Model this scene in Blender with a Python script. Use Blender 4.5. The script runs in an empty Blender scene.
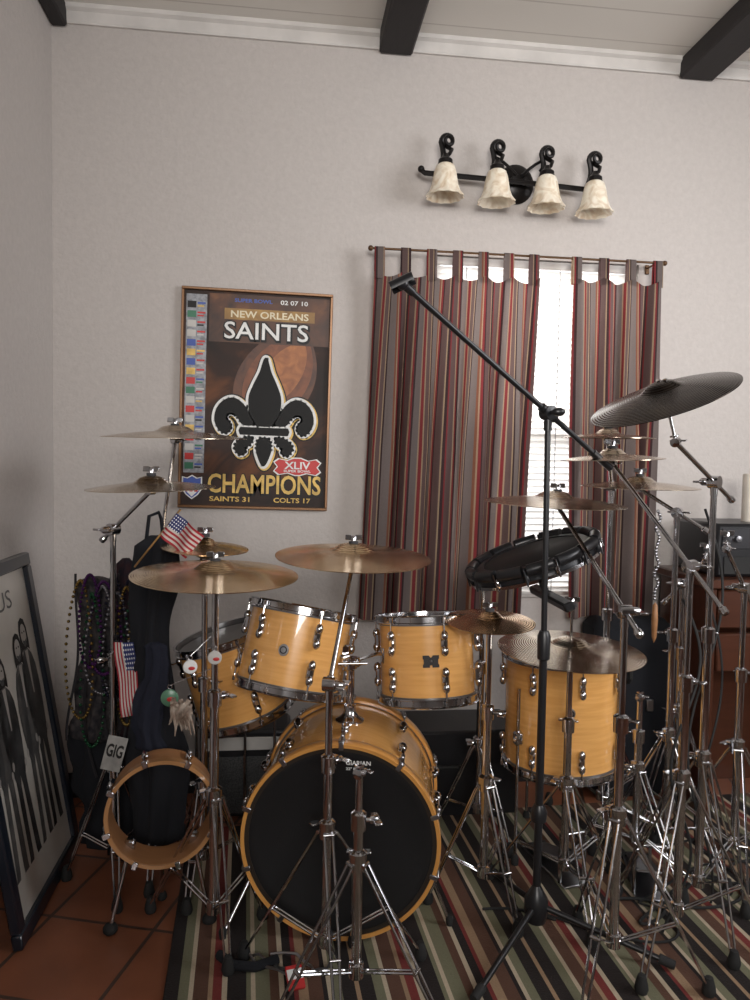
import bpy, math, random, bmesh
from mathutils import Matrix, Vector, noise
from mathutils.geometry import tessellate_polygon
random.seed(7)
PI=math.pi
SC=bpy.context.scene
COL=SC.collection
try: SC.view_settings.view_transform='Standard'
except Exception: pass

# ------------------------------------------------------------ materials
def newmat(name):
    m=bpy.data.materials.new(name); m.use_nodes=True
    nt=m.node_tree; b=nt.nodes["Principled BSDF"]
    return m,nt,b
def N(nt,t,**k):
    n=nt.nodes.new(t)
    for a,v in k.items():
        if a in ('operation','blend_type','data_type','noise_dimensions','wave_type','bands_direction','rings_direction','attribute_name','offset','squash','feature','interpolation_type'): setattr(n,a,v)
        else: n.inputs[a].default_value=v
    return n
def mat(name,col,rough=.5,metal=0,coat=0,nscale=None,namt=.15,bump=0,bscale=200,stretch=None,col2=None):
    m,nt,b=newmat(name)
    b.inputs['Roughness'].default_value=rough; b.inputs['Metallic'].default_value=metal
    b.inputs['Coat Weight'].default_value=coat; b.inputs['Coat Roughness'].default_value=.04
    c=(*col,1)
    tc=nt.nodes.new('ShaderNodeTexCoord'); mp=nt.nodes.new('ShaderNodeMapping')
    nt.links.new(tc.outputs['Object'],mp.inputs[0])
    if stretch: mp.inputs['Scale'].default_value=stretch
    n=N(nt,'ShaderNodeTexNoise',Scale=nscale or 8.0,Detail=5.0); nt.links.new(mp.outputs[0],n.inputs['Vector'])
    mx=nt.nodes.new('ShaderNodeMix'); mx.data_type='RGBA'
    r=nt.nodes.new('ShaderNodeValToRGB'); r.color_ramp.elements[0].position=.35; r.color_ramp.elements[1].position=.65
    nt.links.new(n.outputs['Fac'],r.inputs[0]); nt.links.new(r.outputs[0],mx.inputs[0])
    d=col2 or tuple(x*(1-namt) for x in col)
    mx.inputs[6].default_value=c; mx.inputs[7].default_value=(*d,1)
    nt.links.new(mx.outputs[2],b.inputs['Base Color'])
    if bump:
        n2=N(nt,'ShaderNodeTexNoise',Scale=bscale,Detail=3.0); nt.links.new(mp.outputs[0],n2.inputs['Vector'])
        bp=N(nt,'ShaderNodeBump',Strength=bump,Distance=.002); nt.links.new(n2.outputs['Fac'],bp.inputs['Height']); nt.links.new(bp.outputs[0],b.inputs['Normal'])
    return m
CHROME=mat('chrome',(.66,.66,.68),.13,1,namt=.25)
DCHROME=mat('dull_steel',(.40,.40,.42),.3,1,namt=.2)
BLK=mat('black_plastic',(.012,.012,.014),.35)
RUBBER=mat('black_rubber',(.016,.016,.016),.8)
BLKIRON=mat('black_iron',(.014,.012,.012),.35,.5)
BLKCLOTH=mat('black_cloth',(.008,.009,.013),.95,bump=.5,bscale=300)
MAPLE=mat('golden_maple_lacquer',(.84,.44,.14),.24,coat=1.0,nscale=7,stretch=(1,1,14),col2=(.76,.38,.11))
MAPLE_IN=mat('raw_maple',(.36,.17,.07),.5,nscale=6,stretch=(1,1,7))
HOOPW=mat('maple_hoop_wood',(.66,.31,.08),.28,coat=.5,nscale=8)
HEADBLK=mat('black_drum_film',(.005,.005,.006),.5,bump=.2,bscale=400)
HEADGRY=mat('grey_drum_film',(.17,.17,.17),.5)
HEADCLR=mat('smoky_drum_film',(.10,.09,.085),.3)
WHITE=mat('white_paint',(.66,.63,.60),.5)
WHITEINK=mat('white_ink',(.82,.82,.80),.6)
GOLDINK=mat('gold_ink',(.80,.52,.13),.5,nscale=30,namt=.35)
CREAMINK=mat('cream_ink',(.80,.72,.52),.6)
BLKINK=mat('black_ink',(.006,.005,.005),.6)
REDINK=mat('red_ink',(.55,.03,.03),.5)
BLUEINK=mat('blue_ink',(.05,.10,.40),.5)
SILVINK=mat('silver_ink',(.55,.53,.50),.5)
GREENINK=mat('green_ink',(.04,.18,.10),.5)
FELT=mat('felt',(.05,.05,.055),.95)
BRASS=mat('brass',(.45,.28,.12),.35,1)
RODM=mat('aged_bronze',(.14,.08,.045),.4,.8)
DKWOOD=mat('dark_beam_wood',(.016,.013,.014),.65,nscale=12,stretch=(6,.5,6),bump=.4,bscale=60)
REDWOOD=mat('cherry_wood',(.075,.024,.012),.35,coat=.3,nscale=8,stretch=(.6,6,6))
WAX=mat('candle_wax',(.62,.57,.50),.5)

def cymmat(name,c1,c2,rough):
    m,nt,b=newmat(name); b.inputs['Metallic'].default_value=1; b.inputs['Roughness'].default_value=rough
    tc=nt.nodes.new('ShaderNodeTexCoord')
    w=nt.nodes.new('ShaderNodeTexWave'); w.wave_type='RINGS'; w.rings_direction='Z'
    w.inputs['Scale'].default_value=45; w.inputs['Distortion'].default_value=.5; w.inputs['Detail'].default_value=2
    nt.links.new(tc.outputs['Object'],w.inputs['Vector'])
    n=N(nt,'ShaderNodeTexNoise',Scale=7.0,Detail=4.0); nt.links.new(tc.outputs['Object'],n.inputs['Vector'])
    r=nt.nodes.new('ShaderNodeValToRGB'); r.color_ramp.elements[0].position=.38; r.color_ramp.elements[1].position=.62; nt.links.new(n.outputs['Fac'],r.inputs[0])
    mx=nt.nodes.new('ShaderNodeMix'); mx.data_type='RGBA'; mx.inputs[6].default_value=(*c1,1); mx.inputs[7].default_value=(*c2,1)
    nt.links.new(r.outputs[0],mx.inputs[0]); nt.links.new(mx.outputs[2],b.inputs['Base Color'])
    bp=N(nt,'ShaderNodeBump',Strength=.5,Distance=.001); nt.links.new(w.outputs['Fac'],bp.inputs['Height']); nt.links.new(bp.outputs[0],b.inputs['Normal'])
    return m
CYM=cymmat('bronze_cymbal',(.90,.70,.46),(.62,.45,.27),.17)
CYMD=cymmat('dark_bronze_cymbal',(.050,.038,.030),(.024,.018,.015),.20)
CYMG=cymmat('grey_bronze_cymbal',(.70,.60,.48),(.45,.37,.28),.17)
CYMC=cymmat('copper_cymbal',(.82,.56,.34),(.55,.34,.18),.18)

def wallmat():
    m,nt,b=newmat('textured_wallpaper'); b.inputs['Roughness'].default_value=.8
    tc=nt.nodes.new('ShaderNodeTexCoord')
    n1=N(nt,'ShaderNodeTexNoise',Scale=60.0,Detail=7.0,Roughness=.6); nt.links.new(tc.outputs['Object'],n1.inputs['Vector'])
    n2=N(nt,'ShaderNodeTexNoise',Scale=40.0,Detail=6.0,Roughness=.6,Distortion=.4); nt.links.new(tc.outputs['Object'],n2.inputs['Vector'])
    r=nt.nodes.new('ShaderNodeValToRGB'); r.color_ramp.elements[0].position=.32; r.color_ramp.elements[0].color=(.490,.452,.428,1); r.color_ramp.elements[1].position=.68; r.color_ramp.elements[1].color=(.530,.490,.464,1)
    nt.links.new(n2.outputs['Fac'],r.inputs[0]); nt.links.new(r.outputs[0],b.inputs['Base Color'])
    bp=N(nt,'ShaderNodeBump',Strength=.55,Distance=.005); nt.links.new(n1.outputs['Fac'],bp.inputs['Height']); nt.links.new(bp.outputs[0],b.inputs['Normal'])
    return m
WALL=wallmat()
def ceilmat():
    m,nt,b=newmat('white_plank_ceiling'); b.inputs['Roughness'].default_value=.6
    tc=nt.nodes.new('ShaderNodeTexCoord'); sp=nt.nodes.new('ShaderNodeSeparateXYZ'); nt.links.new(tc.outputs['Object'],sp.inputs[0])
    a=N(nt,'ShaderNodeMath',operation='MULTIPLY'); a.inputs[1].default_value=5.0; nt.links.new(sp.outputs['Y'],a.inputs[0])
    f=N(nt,'ShaderNodeMath',operation='FRACT'); nt.links.new(a.outputs[0],f.inputs[0])
    r=nt.nodes.new('ShaderNodeValToRGB'); r.color_ramp.elements[0].color=(.5,.46,.42,1); r.color_ramp.elements[1].position=.05; r.color_ramp.elements[1].color=(.78,.75,.70,1)
    nt.links.new(f.outputs[0],r.inputs[0]); nt.links.new(r.outputs[0],b.inputs['Base Color'])
    return m
CEIL=ceilmat()
def tilemat():
    m,nt,b=newmat('terracotta_tile'); b.inputs['Roughness'].default_value=.33
    tc=nt.nodes.new('ShaderNodeTexCoord'); mp=nt.nodes.new('ShaderNodeMapping'); mp.inputs['Rotation'].default_value=(0,0,.30)
    nt.links.new(tc.outputs['Object'],mp.inputs[0])
    br=nt.nodes.new('ShaderNodeTexBrick'); br.offset=0
    br.inputs['Color1'].default_value=(.42,.155,.078,1); br.inputs['Color2'].default_value=(.32,.115,.06,1); br.inputs['Mortar'].default_value=(.10,.06,.045,1)
    br.inputs['Scale'].default_value=1; br.inputs['Brick Width'].default_value=.33; br.inputs['Row Height'].default_value=.33; br.inputs['Mortar Size'].default_value=.006
    nt.links.new(mp.outputs[0],br.inputs['Vector'])
    n=N(nt,'ShaderNodeTexNoise',Scale=6.0,Detail=5.0); nt.links.new(tc.outputs['Object'],n.inputs['Vector'])
    mx=nt.nodes.new('ShaderNodeMix'); mx.data_type='RGBA'; mx.blend_type='MULTIPLY'; mx.inputs[0].default_value=.6
    nt.links.new(br.outputs['Color'],mx.inputs[6]); nt.links.new(n.outputs['Fac'],mx.inputs[7]); 
    nt.links.new(mx.outputs[2],b.inputs['Base Color'])
    bp=N(nt,'ShaderNodeBump',Strength=.4,Distance=.003); nt.links.new(br.outputs['Fac'],bp.inputs['Height']); bp.invert=True; nt.links.new(bp.outputs[0],b.inputs['Normal'])
    return m
TILE=tilemat()
def stripemat(name,period,stops,axis='X',uv=False,rough=.9,bump=.5,bs=400,trans=0):
    m,nt,b=newmat(name); b.inputs['Roughness'].default_value=rough
    tc=nt.nodes.new('ShaderNodeTexCoord'); sp=nt.nodes.new('ShaderNodeSeparateXYZ'); nt.links.new(tc.outputs['UV' if uv else 'Object'],sp.inputs[0])
    a=N(nt,'ShaderNodeMath',operation='DIVIDE'); a.inputs[1].default_value=period; nt.links.new(sp.outputs[axis],a.inputs[0])
    f=N(nt,'ShaderNodeMath',operation='FRACT'); nt.links.new(a.outputs[0],f.inputs[0])
    r=nt.nodes.new('ShaderNodeValToRGB'); cr=r.color_ramp; cr.interpolation='CONSTANT'
    cr.elements[0].position=0; cr.elements[0].color=(*stops[0][1],1); cr.elements[1].position=stops[1][0]; cr.elements[1].color=(*stops[1][1],1)
    for p,c in stops[2:]:
        e=cr.elements.new(p); e.color=(*c,1)
    nt.links.new(f.outputs[0],r.inputs[0])
    n=N(nt,'ShaderNodeTexNoise',Scale=float(bs),Detail=3.0); nt.links.new(tc.outputs['Object'],n.inputs['Vector'])
    mx=nt.nodes.new('ShaderNodeMix'); mx.data_type='RGBA'; mx.blend_type='MULTIPLY'; mx.inputs[0].default_value=.3
    nt.links.new(r.outputs[0],mx.inputs[6]); nt.links.new(n.outputs['Fac'],mx.inputs[7]); nt.links.new(mx.outputs[2],b.inputs['Base Color'])
    bp=N(nt,'ShaderNodeBump',Strength=bump,Distance=.003); nt.links.new(n.outputs['Fac'],bp.inputs['Height']); nt.links.new(bp.outputs[0],b.inputs['Normal'])
    if trans:
        t=nt.nodes.new('ShaderNodeBsdfTranslucent'); nt.links.new(mx.outputs[2],t.inputs[0]); ms=nt.nodes.new('ShaderNodeMixShader'); ms.inputs[0].default_value=trans
        nt.links.new(b.outputs[0],ms.inputs[1]); nt.links.new(t.outputs[0],ms.inputs[2]); nt.links.new(ms.outputs[0],nt.nodes['Material Output'].inputs[0])
    return m
def seq(items):
    tot=sum(w for w,_ in items); p=0; o=[]
    for w,c in items: o.append((p/tot,c)); p+=w
    return o
_k=(.018,.012,.011); _br=(.12,.055,.034); _cr=(.58,.48,.35); _gn=(.20,.195,.12); _rd=(.21,.032,.028); _tn=(.38,.25,.15)
RUG=stripemat('striped_rug_wool',.50,seq([(3,_k),(2,_gn),(1,_cr),(3,_br),(1,_tn),(2,_rd),(1,_cr),(4,_k),(1,_gn),(1,_cr),(3,_gn),(2,_br),(1,_cr),(2,_k),(1,_rd),(2,_tn),(3,_br),(1,_k),(1,_cr),(2,_gn),(3,_k),(1,_tn)]),bs=250,bump=.8)
_cb=(.155,.098,.092); _cg=(.21,.170,.160); _crd=(.26,.036,.040); _ct=(.40,.29,.19); _co=(.27,.105,.062); _ck=(.055,.028,.030)
CURT=stripemat('striped_curtain_cloth',.225,seq([(2.4,_cb),(.6,_ct),(.8,_crd),(.8,_ck),(2.4,_cg),(.5,_ct),(1.2,_crd),(.5,_ct),(1.6,_cb),(.4,_ct),(.5,_ck),(2.6,_cg),(.7,_co),(.5,_ct),(.9,_crd),(.5,_ck),(2.4,_cb),(.5,_ct),(1.0,_ck),(.5,_crd)]),uv=True,bs=300,bump=.3,trans=.45)

# ------------------------------------------------------------ mesh buffer
def axm(p,d,up='Y'):
    q=Vector(d).to_track_quat('Z',up); return Matrix.Translation(p)@q.to_matrix().to_4x4()
class MB:
    def __init__(s): s.v=[];s.f=[]
    def add(s,vs,fs,m=None):
        o=len(s.v)
        s.v+= [(m@Vector(v)) if m else Vector(v) for v in vs]
        s.f+= [tuple(i+o for i in f) for f in fs]; return s
    def lathe(s,prof,seg=32,m=None,closed=False):
        vs=[];fs=[];n=len(prof)
        for r,z in prof:
            for i in range(seg):
                a=2*PI*i/seg; vs.append((r*math.cos(a),r*math.sin(a),z))
        for j in range(n if closed else n-1):
            k=(j+1)%n
            for i in range(seg):
                i2=(i+1)%seg; fs.append((j*seg+i,j*seg+i2,k*seg+i2,k*seg+i))
        if not closed:
            if prof[0][0]>1e-4: fs.append(tuple(range(seg-1,-1,-1)))
            if prof[-1][0]>1e-4: fs.append(tuple((n-1)*seg+i for i in range(seg)))
        return s.add(vs,fs,m)
    def tube(s,a,b,r,r2=None,seg=10):
        a=Vector(a);b=Vector(b);d=b-a;L=d.length
        if L<1e-6: return s
        return s.lathe([(r,0),(r if r2 is None else r2,L)],seg,axm(a,d))
    def path(s,pts,r,seg=8):
        pts=[Vector(p) for p in pts]; n=len(pts); vs=[];fs=[]
        t=(pts[1]-pts[0]).normalized(); u=t.orthogonal().normalized()
        for i,p in enumerate(pts):
            t=(pts[min(i+1,n-1)]-pts[max(i-1,0)]).normalized()
            u=(u-t*u.dot(t)).normalized(); w=t.cross(u)
            rr=r(i/(n-1)) if callable(r) else r
            for k in range(seg):
                a=2*PI*k/seg; vs.append(p+u*math.cos(a)*rr+w*math.sin(a)*rr)
        for i in range(n-1):
            for k in range(seg):
                k2=(k+1)%seg; fs.append((i*seg+k,i*seg+k2,(i+1)*seg+k2,(i+1)*seg+k))
        fs.append(tuple(range(seg-1,-1,-1))); fs.append(tuple((n-1)*seg+k for k in range(seg)))
        return s.add(vs,fs)
    def box(s,c,sz,m=None,bev=0):
        x,y,z=[a/2 for a in sz]
        if bev:
            b=min(bev,x*.9,y*.9,z*.9)
            bm=bmesh.new()
            for sx in(-1,1):
                for sy in(-1,1):
                    for sz_ in(-1,1):
                        for p in((x-b,y-b,z),(x,y-b,z-b),(x-b,y,z-b)):
                            bm.verts.new((c[0]+sx*p[0],c[1]+sy*p[1],c[2]+sz_*p[2]))
            bmesh.ops.convex_hull(bm,input=bm.verts)
            bmesh.ops.dissolve_limit(bm,angle_limit=.01,verts=bm.verts,edges=bm.edges)
            bm.verts.index_update()
            vs=[v.co.copy() for v in bm.verts]; fs=[[v.index for v in f.verts] for f in bm.faces]; bm.free()
            return s.add(vs,fs,m)
        vs=[(c[0]+i*x,c[1]+j*y,c[2]+k*z) for i in(-1,1) for j in(-1,1) for k in(-1,1)]
        fs=[(0,1,3,2),(4,6,7,5),(0,4,5,1),(2,3,7,6),(0,2,6,4),(1,5,7,3)]
        return s.add(vs,fs,m)
    def ball(s,c,r,m=None,seg=12,sc=(1,1,1),ring=8):
        prof=[(max(r*math.sin(PI*i/ring),1e-5),-r*math.cos(PI*i/ring)) for i in range(ring+1)]
        mm=Matrix.Translation(c)@Matrix.Diagonal((*sc,1))
        return s.lathe(prof,seg,(m@mm) if m else mm)
    def poly(s,pts,z=0,m=None):
        tris=tessellate_polygon([[Vector((p[0],p[1],0)) for p in pts]])
        fs=[]
        for t in tris:
            a,b,c=[pts[i] for i in t]
            cr=(b[0]-a[0])*(c[1]-a[1])-(b[1]-a[1])*(c[0]-a[0])
            fs.append(tuple(t) if cr>0 else tuple(reversed(t)))
        return s.add([(p[0],p[1],z) for p in pts],fs,m)
MATS={}
def thing(name,label,cat,loc=(0,0,0),m=None,group=None):
    o=bpy.data.objects.new(name,None); o.empty_display_size=.05; COL.objects.link(o)
    M=m if m is not None else Matrix.Translation(loc)
    o.matrix_world=M; MATS[o.name]=M.copy(); o['label']=label; o['category']=cat
    if group: o['group']=group
    return o
def mesh(name,mb,mt,ang=40):
    me=bpy.data.meshes.new(name); me.from_pydata([tuple(v) for v in mb.v],[],mb.f); me.update()
    if ang is not None:
        bm=bmesh.new(); bm.from_mesh(me); bmesh.ops.recalc_face_normals(bm,faces=bm.faces); bm.to_mesh(me); bm.free()
    me.materials.append(mt)
    if ang:
        me.shade_smooth()
        try: me.set_sharp_from_angle(angle=math.radians(ang))
        except Exception: pass
    return me
def part(name,mb,mt,root,world=False,label=None,ang=40):
    if world:
        inv=MATS[root.name].inverted(); mb.v=[inv@v for v in mb.v]
    me=mesh(name,mb,mt,ang); o=bpy.data.objects.new(name,me); COL.objects.link(o); o.parent=root
    MATS[o.name]=MATS[root.name]
    if label: o['label']=label
    return o
def single(name,label,cat,mb,mt,m=None,group=None,ang=40,world_origin=None):
    M=m if m is not None else Matrix.Translation(world_origin or (0,0,0))
    if world_origin: mb.v=[v-Vector(world_origin) for v in mb.v]
    me=mesh(name,mb,mt,ang); o=bpy.data.objects.new(name,me); COL.objects.link(o); o.matrix_world=M
    MATS[o.name]=M.copy()
    o['label']=label;o['category']=cat
    if group:o['group']=group
    return o
def struct(name,mb,mt,label=None,ang=30):
    me=mesh(name,mb,mt,ang); o=bpy.data.objects.new(name,me); COL.objects.link(o); o['kind']='structure'
    if label:o['label']=label
    return o
def textpart(name,body,mt,root,cx,cy,w,h,z,bold=.02,label=None):
    cu=bpy.data.curves.new('t','FONT'); cu.body=body; cu.size=1; cu.offset=bold; cu.resolution_u=3
    to=bpy.data.objects.new('t',cu); COL.objects.link(to)
    bpy.context.view_layer.update()
    dg=bpy.context.evaluated_depsgraph_get(); me=bpy.data.meshes.new_from_object(to.evaluated_get(dg))
    bpy.data.objects.remove(to); 
    xs=[v.co.x for v in me.vertices]; ys=[v.co.y for v in me.vertices]
    x0,x1,y0,y1=min(xs),max(xs),min(ys),max(ys)
    for v in me.vertices:
        v.co.x=cx+((v.co.x-x0)/(x1-x0)-.5)*w; v.co.y=cy+((v.co.y-y0)/(y1-y0)-.5)*h; v.co.z=z
    me.materials.clear(); me.materials.append(mt)
    o=bpy.data.objects.new(name,me); COL.objects.link(o); o.parent=root
    if label:o['label']=label
    return o
WALLM=lambda x,y,z,rot=0: Matrix.Translation((x,y,z))@Matrix.Rotation(rot,4,'Y')@Matrix.Rotation(PI/2,4,'X')

# ------------------------------------------------------------ room
XL,XR,YB,YF,ZC=-.90,3.4,3.1,-2.6,3.10
WX0,WX1,WZ0,WZ1=.60,1.50,.80,2.235
b=MB(); t=.12
b.box(((XL-t+WX0)/2,YB+t/2,ZC/2),(WX0-XL+t,t,ZC)); b.box(((WX1+XR+t)/2,YB+t/2,ZC/2),(XR+t-WX1,t,ZC))
b.box(((WX0+WX1)/2,YB+t/2,WZ0/2),(WX1-WX0,t,WZ0)); b.box(((WX0+WX1)/2,YB+t/2,(WZ1+ZC)/2),(WX1-WX0,t,ZC-WZ1))
struct('wall_back',b,WALL)
struct('wall_left',MB().box((XL-.06,(YB+YF)/2,ZC/2),(.12,YB-YF,ZC)),WALL)
struct('wall_right',MB().box((XR+.06,(YB+YF)/2,ZC/2),(.12,YB-YF,ZC)),WALL)
struct('wall_front',MB().box(((XL+XR)/2,YF-.06,ZC/2),(XR-XL+.24,.12,ZC)),WALL)
struct('floor',MB().box(((XL+XR)/2,(YB+YF)/2,-.05),(XR-XL+.24,YB-YF+.24,.1)),TILE)
struct('ceiling',MB().box(((XL+XR)/2,(YB+YF)/2,ZC+.05),(XR-XL+.24,YB-YF+.24,.1)),CEIL)
b=MB(); prof=[(0,3.032),(.012,3.032),(.016,3.040),(.018,3.075),(.030,3.085),(.032,3.10),(0,3.10)]
vs=[];n=len(prof)
for x in (XL,XR): vs+=[(x,YB-p[0],p[1]) for p in prof]
b.add(vs,[(i,(i+1)%n,n+(i+1)%n,n+i) for i in range(n)]+[tuple(range(n)),tuple(range(2*n-1,n-1,-1))])
struct('trim_1',b,WHITE,ang=20)
b=MB().box(((XL+XR)/2,YB-.008,.05),(XR-XL,.016,.10),bev=.004); struct('baseboard_back',b,DKWOOD)
b=MB().box((XL+.008,(YB+YF)/2,.05),(.016,YB-YF-.04,.10),bev=.004); struct('baseboard_left',b,DKWOOD)
for i,(x0,x1) in enumerate([(XL,XL+.06),(.365,.500),(1.645,1.80)]):
    struct('trim_%d'%(i+2),MB().box(((x0+x1)/2,(YB+YF)/2,3.06),(x1-x0,YB-YF-.01,.085),bev=.008),DKWOOD,label='dark-stained exposed wooden ceiling beam')

# window
w=thing('window_1','white framed window behind a closed blind','window',(( WX0+WX1)/2,YB+.06,WZ0)); w['kind']='structure'
b=MB(); f=.05
for cx,cz,sx,sz in [(WX0+f/2,(WZ0+WZ1)/2,f,WZ1-WZ0),(WX1-f/2,(WZ0+WZ1)/2,f,WZ1-WZ0),((WX0+WX1)/2,WZ0+f/2,WX1-WX0-2*f,f),((WX0+WX1)/2,WZ1-f/2,WX1-WX0-2*f,f),((WX0+WX1)/2,1.5,WX1-WX0-2*f,.04)]:
    b.box((cx,YB+.085,cz),(sx,.05,sz))
part('window_frame',b,WHITE,w,True)
def slatmat():
    m,nt,b=newmat('white_blind_slat'); nt.nodes.remove(b); o=nt.nodes['Material Output']
    d=N(nt,'ShaderNodeBsdfDiffuse'); d.inputs[0].default_value=(.8,.78,.75,1); tr=nt.nodes.new('ShaderNodeBsdfTranslucent'); tr.inputs[0].default_value=(.82,.81,.80,1)
    mx=nt.nodes.new('ShaderNodeMixShader'); mx.inputs[0].default_value=.46; nt.links.new(d.outputs[0],mx.inputs[1]); nt.links.new(tr.outputs[0],mx.inputs[2]); nt.links.new(mx.outputs[0],o.inputs[0])
    return m
SLAT=slatmat()
bl=thing('window_blind','white horizontal slatted window blind glowing with daylight','blind',((WX0+WX1)/2,YB+.03,WZ1))
part('head_rail',MB().box(((WX0+WX1)/2,YB+.03,WZ1-.02),(WX1-WX0-.02,.04,.035),bev=.004),WHITE,bl,True)
b=MB(); z=WZ1-.055
while z>WZ0+.03:
    b.box((0,0,0),(WX1-WX0-.03,.034,.0015),Matrix.Translation(((WX0+WX1)/2,YB+.03,z))@Matrix.Rotation(math.radians(-52),4,'X')); z-=.0275
part('slats',b,SLAT,bl,True)
for x in(WX0+.15,1.155,WX1-.15): part('cord',MB().tube((x,YB+.008,WZ1-.04),(x,YB+.008,WZ0+.02),.0018,seg=6),DCHROME,bl,True)
part('bottom_rail',MB().box(((WX0+WX1)/2,YB+.03,WZ0+.018),(WX1-WX0-.03,.028,.014),bev=.003),WHITE,bl,True)

# curtain rod
RY,RZ=3.02,2.225
rd=thing('curtain_rod','thin bronze curtain rod with small ball finials','curtain rod',(.95,YB,RZ))
part('rod',MB().tube((.345,RY,RZ),(1.565,RY,RZ),.005,seg=12),RODM,rd,True)
for x,s in((.345,-1),(1.565,1)):
    part('finial',MB().ball((x+s*.009,RY,RZ),.011),RODM,rd,True)
    xx=x-s*.03
    part('bracket',MB().tube((xx,RY,RZ-.004),(xx,YB,RZ-.004),.004).box((xx,YB-.004,RZ-.01),(.02,.008,.04),bev=.003),RODM,rd,True)
def curtain(label,xt0,xt1,xb0,xb1,ztop,zbot,folds,ph,tabs):
    r=thing('curtain',label,'curtain',((xt0+xt1)/2,RY,RZ),group='striped tab-top curtains')
    nx,nz=190,30; vs=[];fs=[];uv=[]
    clothw=(xt1-xt0)*1.30
    for j in range(nz+1):
        v=j/nz; z=ztop+(zbot-ztop)*v
        for i in range(nx+1):
            u=i/nx
            x=(xt0+(xt1-xt0)*u)*(1-v)+(xb0+(xb1-xb0)*u)*v
            a=.014+.030*min(1,v*2.2)
            wv=math.sin(2*PI*folds*u+ph+1.1*math.sin(3*u+v*1.3))*.8+.40*math.sin(2*PI*folds*1.7*u+1.7+v*1.2)
            sag=0
            if v<.15:
                s=abs(math.sin(PI*(tabs-1)*u)); sag=-.022*s*(1-v/.15)
            vs.append((x+.014*min(1,v*2)*math.cos(2*PI*folds*u+ph),RY-.012+a*wv*.85,z+sag)); uv.append((u*clothw+.03,v))
    for j in range(nz):
        for i in range(nx):
            a=j*(nx+1)+i; fs.append((a,a+1,a+nx+2,a+nx+1))
    mb=MB().add(vs,fs)
    o=part('panel',mb,CURT,r,True,ang=None)
    me=o.data; me.shade_smooth(); ul=me.uv_layers.new(name='UVMap')
    for l in me.loops: ul.data[l.index].uv=uv[l.vertex_index]
    for k in range(tabs):
        u=k/(tabs-1); u=.03+u*.94; x=xt0+(xt1-xt0)*u; hw=.020
        loop=[]; 
        for q in range(13):
            a=PI*q/12; loop.append((RY-.0085*math.cos(a),RZ+.0085*math.sin(a)))
        loop=[(RY-.012,ztop-.03)]+loop+[(RY+.011,ztop-.03)]
        v2=[];f2=[];uu=[]
        for (y,zz) in loop:
            v2+=[(x-hw,y,zz),(x+hw,y,zz)]; uu+=[(u*clothw+.01,0),(u*clothw+.01+.045,0)]
        for q in range(len(loop)-1): f2.append((2*q,2*q+1,2*q+3,2*q+2))
        o=part('tab',MB().add(v2,f2),CURT,r,True,ang=None); ul=o.data.uv_layers.new(name='UVMap')
        for l in o.data.loops: ul.data[l.index].uv=uu[l.vertex_index]
        o.data.shade_smooth()
curtain('wide gathered curtain panel striped red, brown and tan',.352,1.030,.300,1.000,2.135,.735,5.5,.6,7)
curtain('narrow gathered curtain panel striped red, brown and tan',1.180,1.555,1.205,1.555,2.150,.735,3.5,2.0,4)

# ------------------------------------------------------------ wall lamp
def lampglass():
    m,nt,b=newmat('marbled_frosted_glass'); b.inputs['Roughness'].default_value=.35
    tc=nt.nodes.new('ShaderNodeTexCoord'); n=N(nt,'ShaderNodeTexNoise',Scale=18.0,Detail=4.0,Distortion=1.5); nt.links.new(tc.outputs['Object'],n.inputs['Vector'])
    r=nt.nodes.new('ShaderNodeValToRGB'); r.color_ramp.elements[0].position=.3; r.color_ramp.elements[0].color=(.66,.52,.36,1); r.color_ramp.elements[1].position=.6; r.color_ramp.elements[1].color=(.92,.85,.72,1)
    nt.links.new(n.outputs['Fac'],r.inputs[0]); nt.links.new(r.outputs[0],b.inputs['Base Color'])
    b.inputs['Subsurface Weight'].default_value=.3; b.inputs['Subsurface Radius'].default_value=(.02,.02,.02)
    return m
LG=lampglass()
lp=thing('wall_lamp','black iron vanity light with four frosted bell shades','wall lamp',(.95,YB,2.54))
LZ=2.535
part('backplate',MB().lathe([(1e-4,.0),(.075,0),(.085,.004),(.085,.010),(.07,.022),(.03,.033),(1e-4,.035)],32,Matrix.Translation((.945,YB,LZ))@Matrix.Rotation(PI/2,4,'X')@Matrix.Diagonal((.9,.95,1,1))),BLKIRON,lp,True)
b=MB().path([(.535,YB-.07,LZ+.012),(.55,YB-.07,LZ),(.95,YB-.07,LZ-.012),(1.25,YB-.07,LZ-.026),(1.265,YB-.07,LZ-.022)],.011)
b.ball((.535,YB-.07,LZ+.014),.014); b.tube((.92,YB-.02,LZ),(.92,YB-.07,LZ),.012).tube((.97,YB-.02,LZ),(.97,YB-.07,LZ),.012)
part('bar',b,BLKIRON,lp,True)
for s in(-1,1):
    pts=[(.945+s*(.01+.095*math.sin(PI*q_/20)),YB-.055,LZ+.02+.07*math.sin(PI*q_/16)*(1-.2*q_/16)) for q_ in range(15)]
    part('scroll_ornament',MB().path(pts,.0065),BLKIRON,lp,True)
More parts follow.
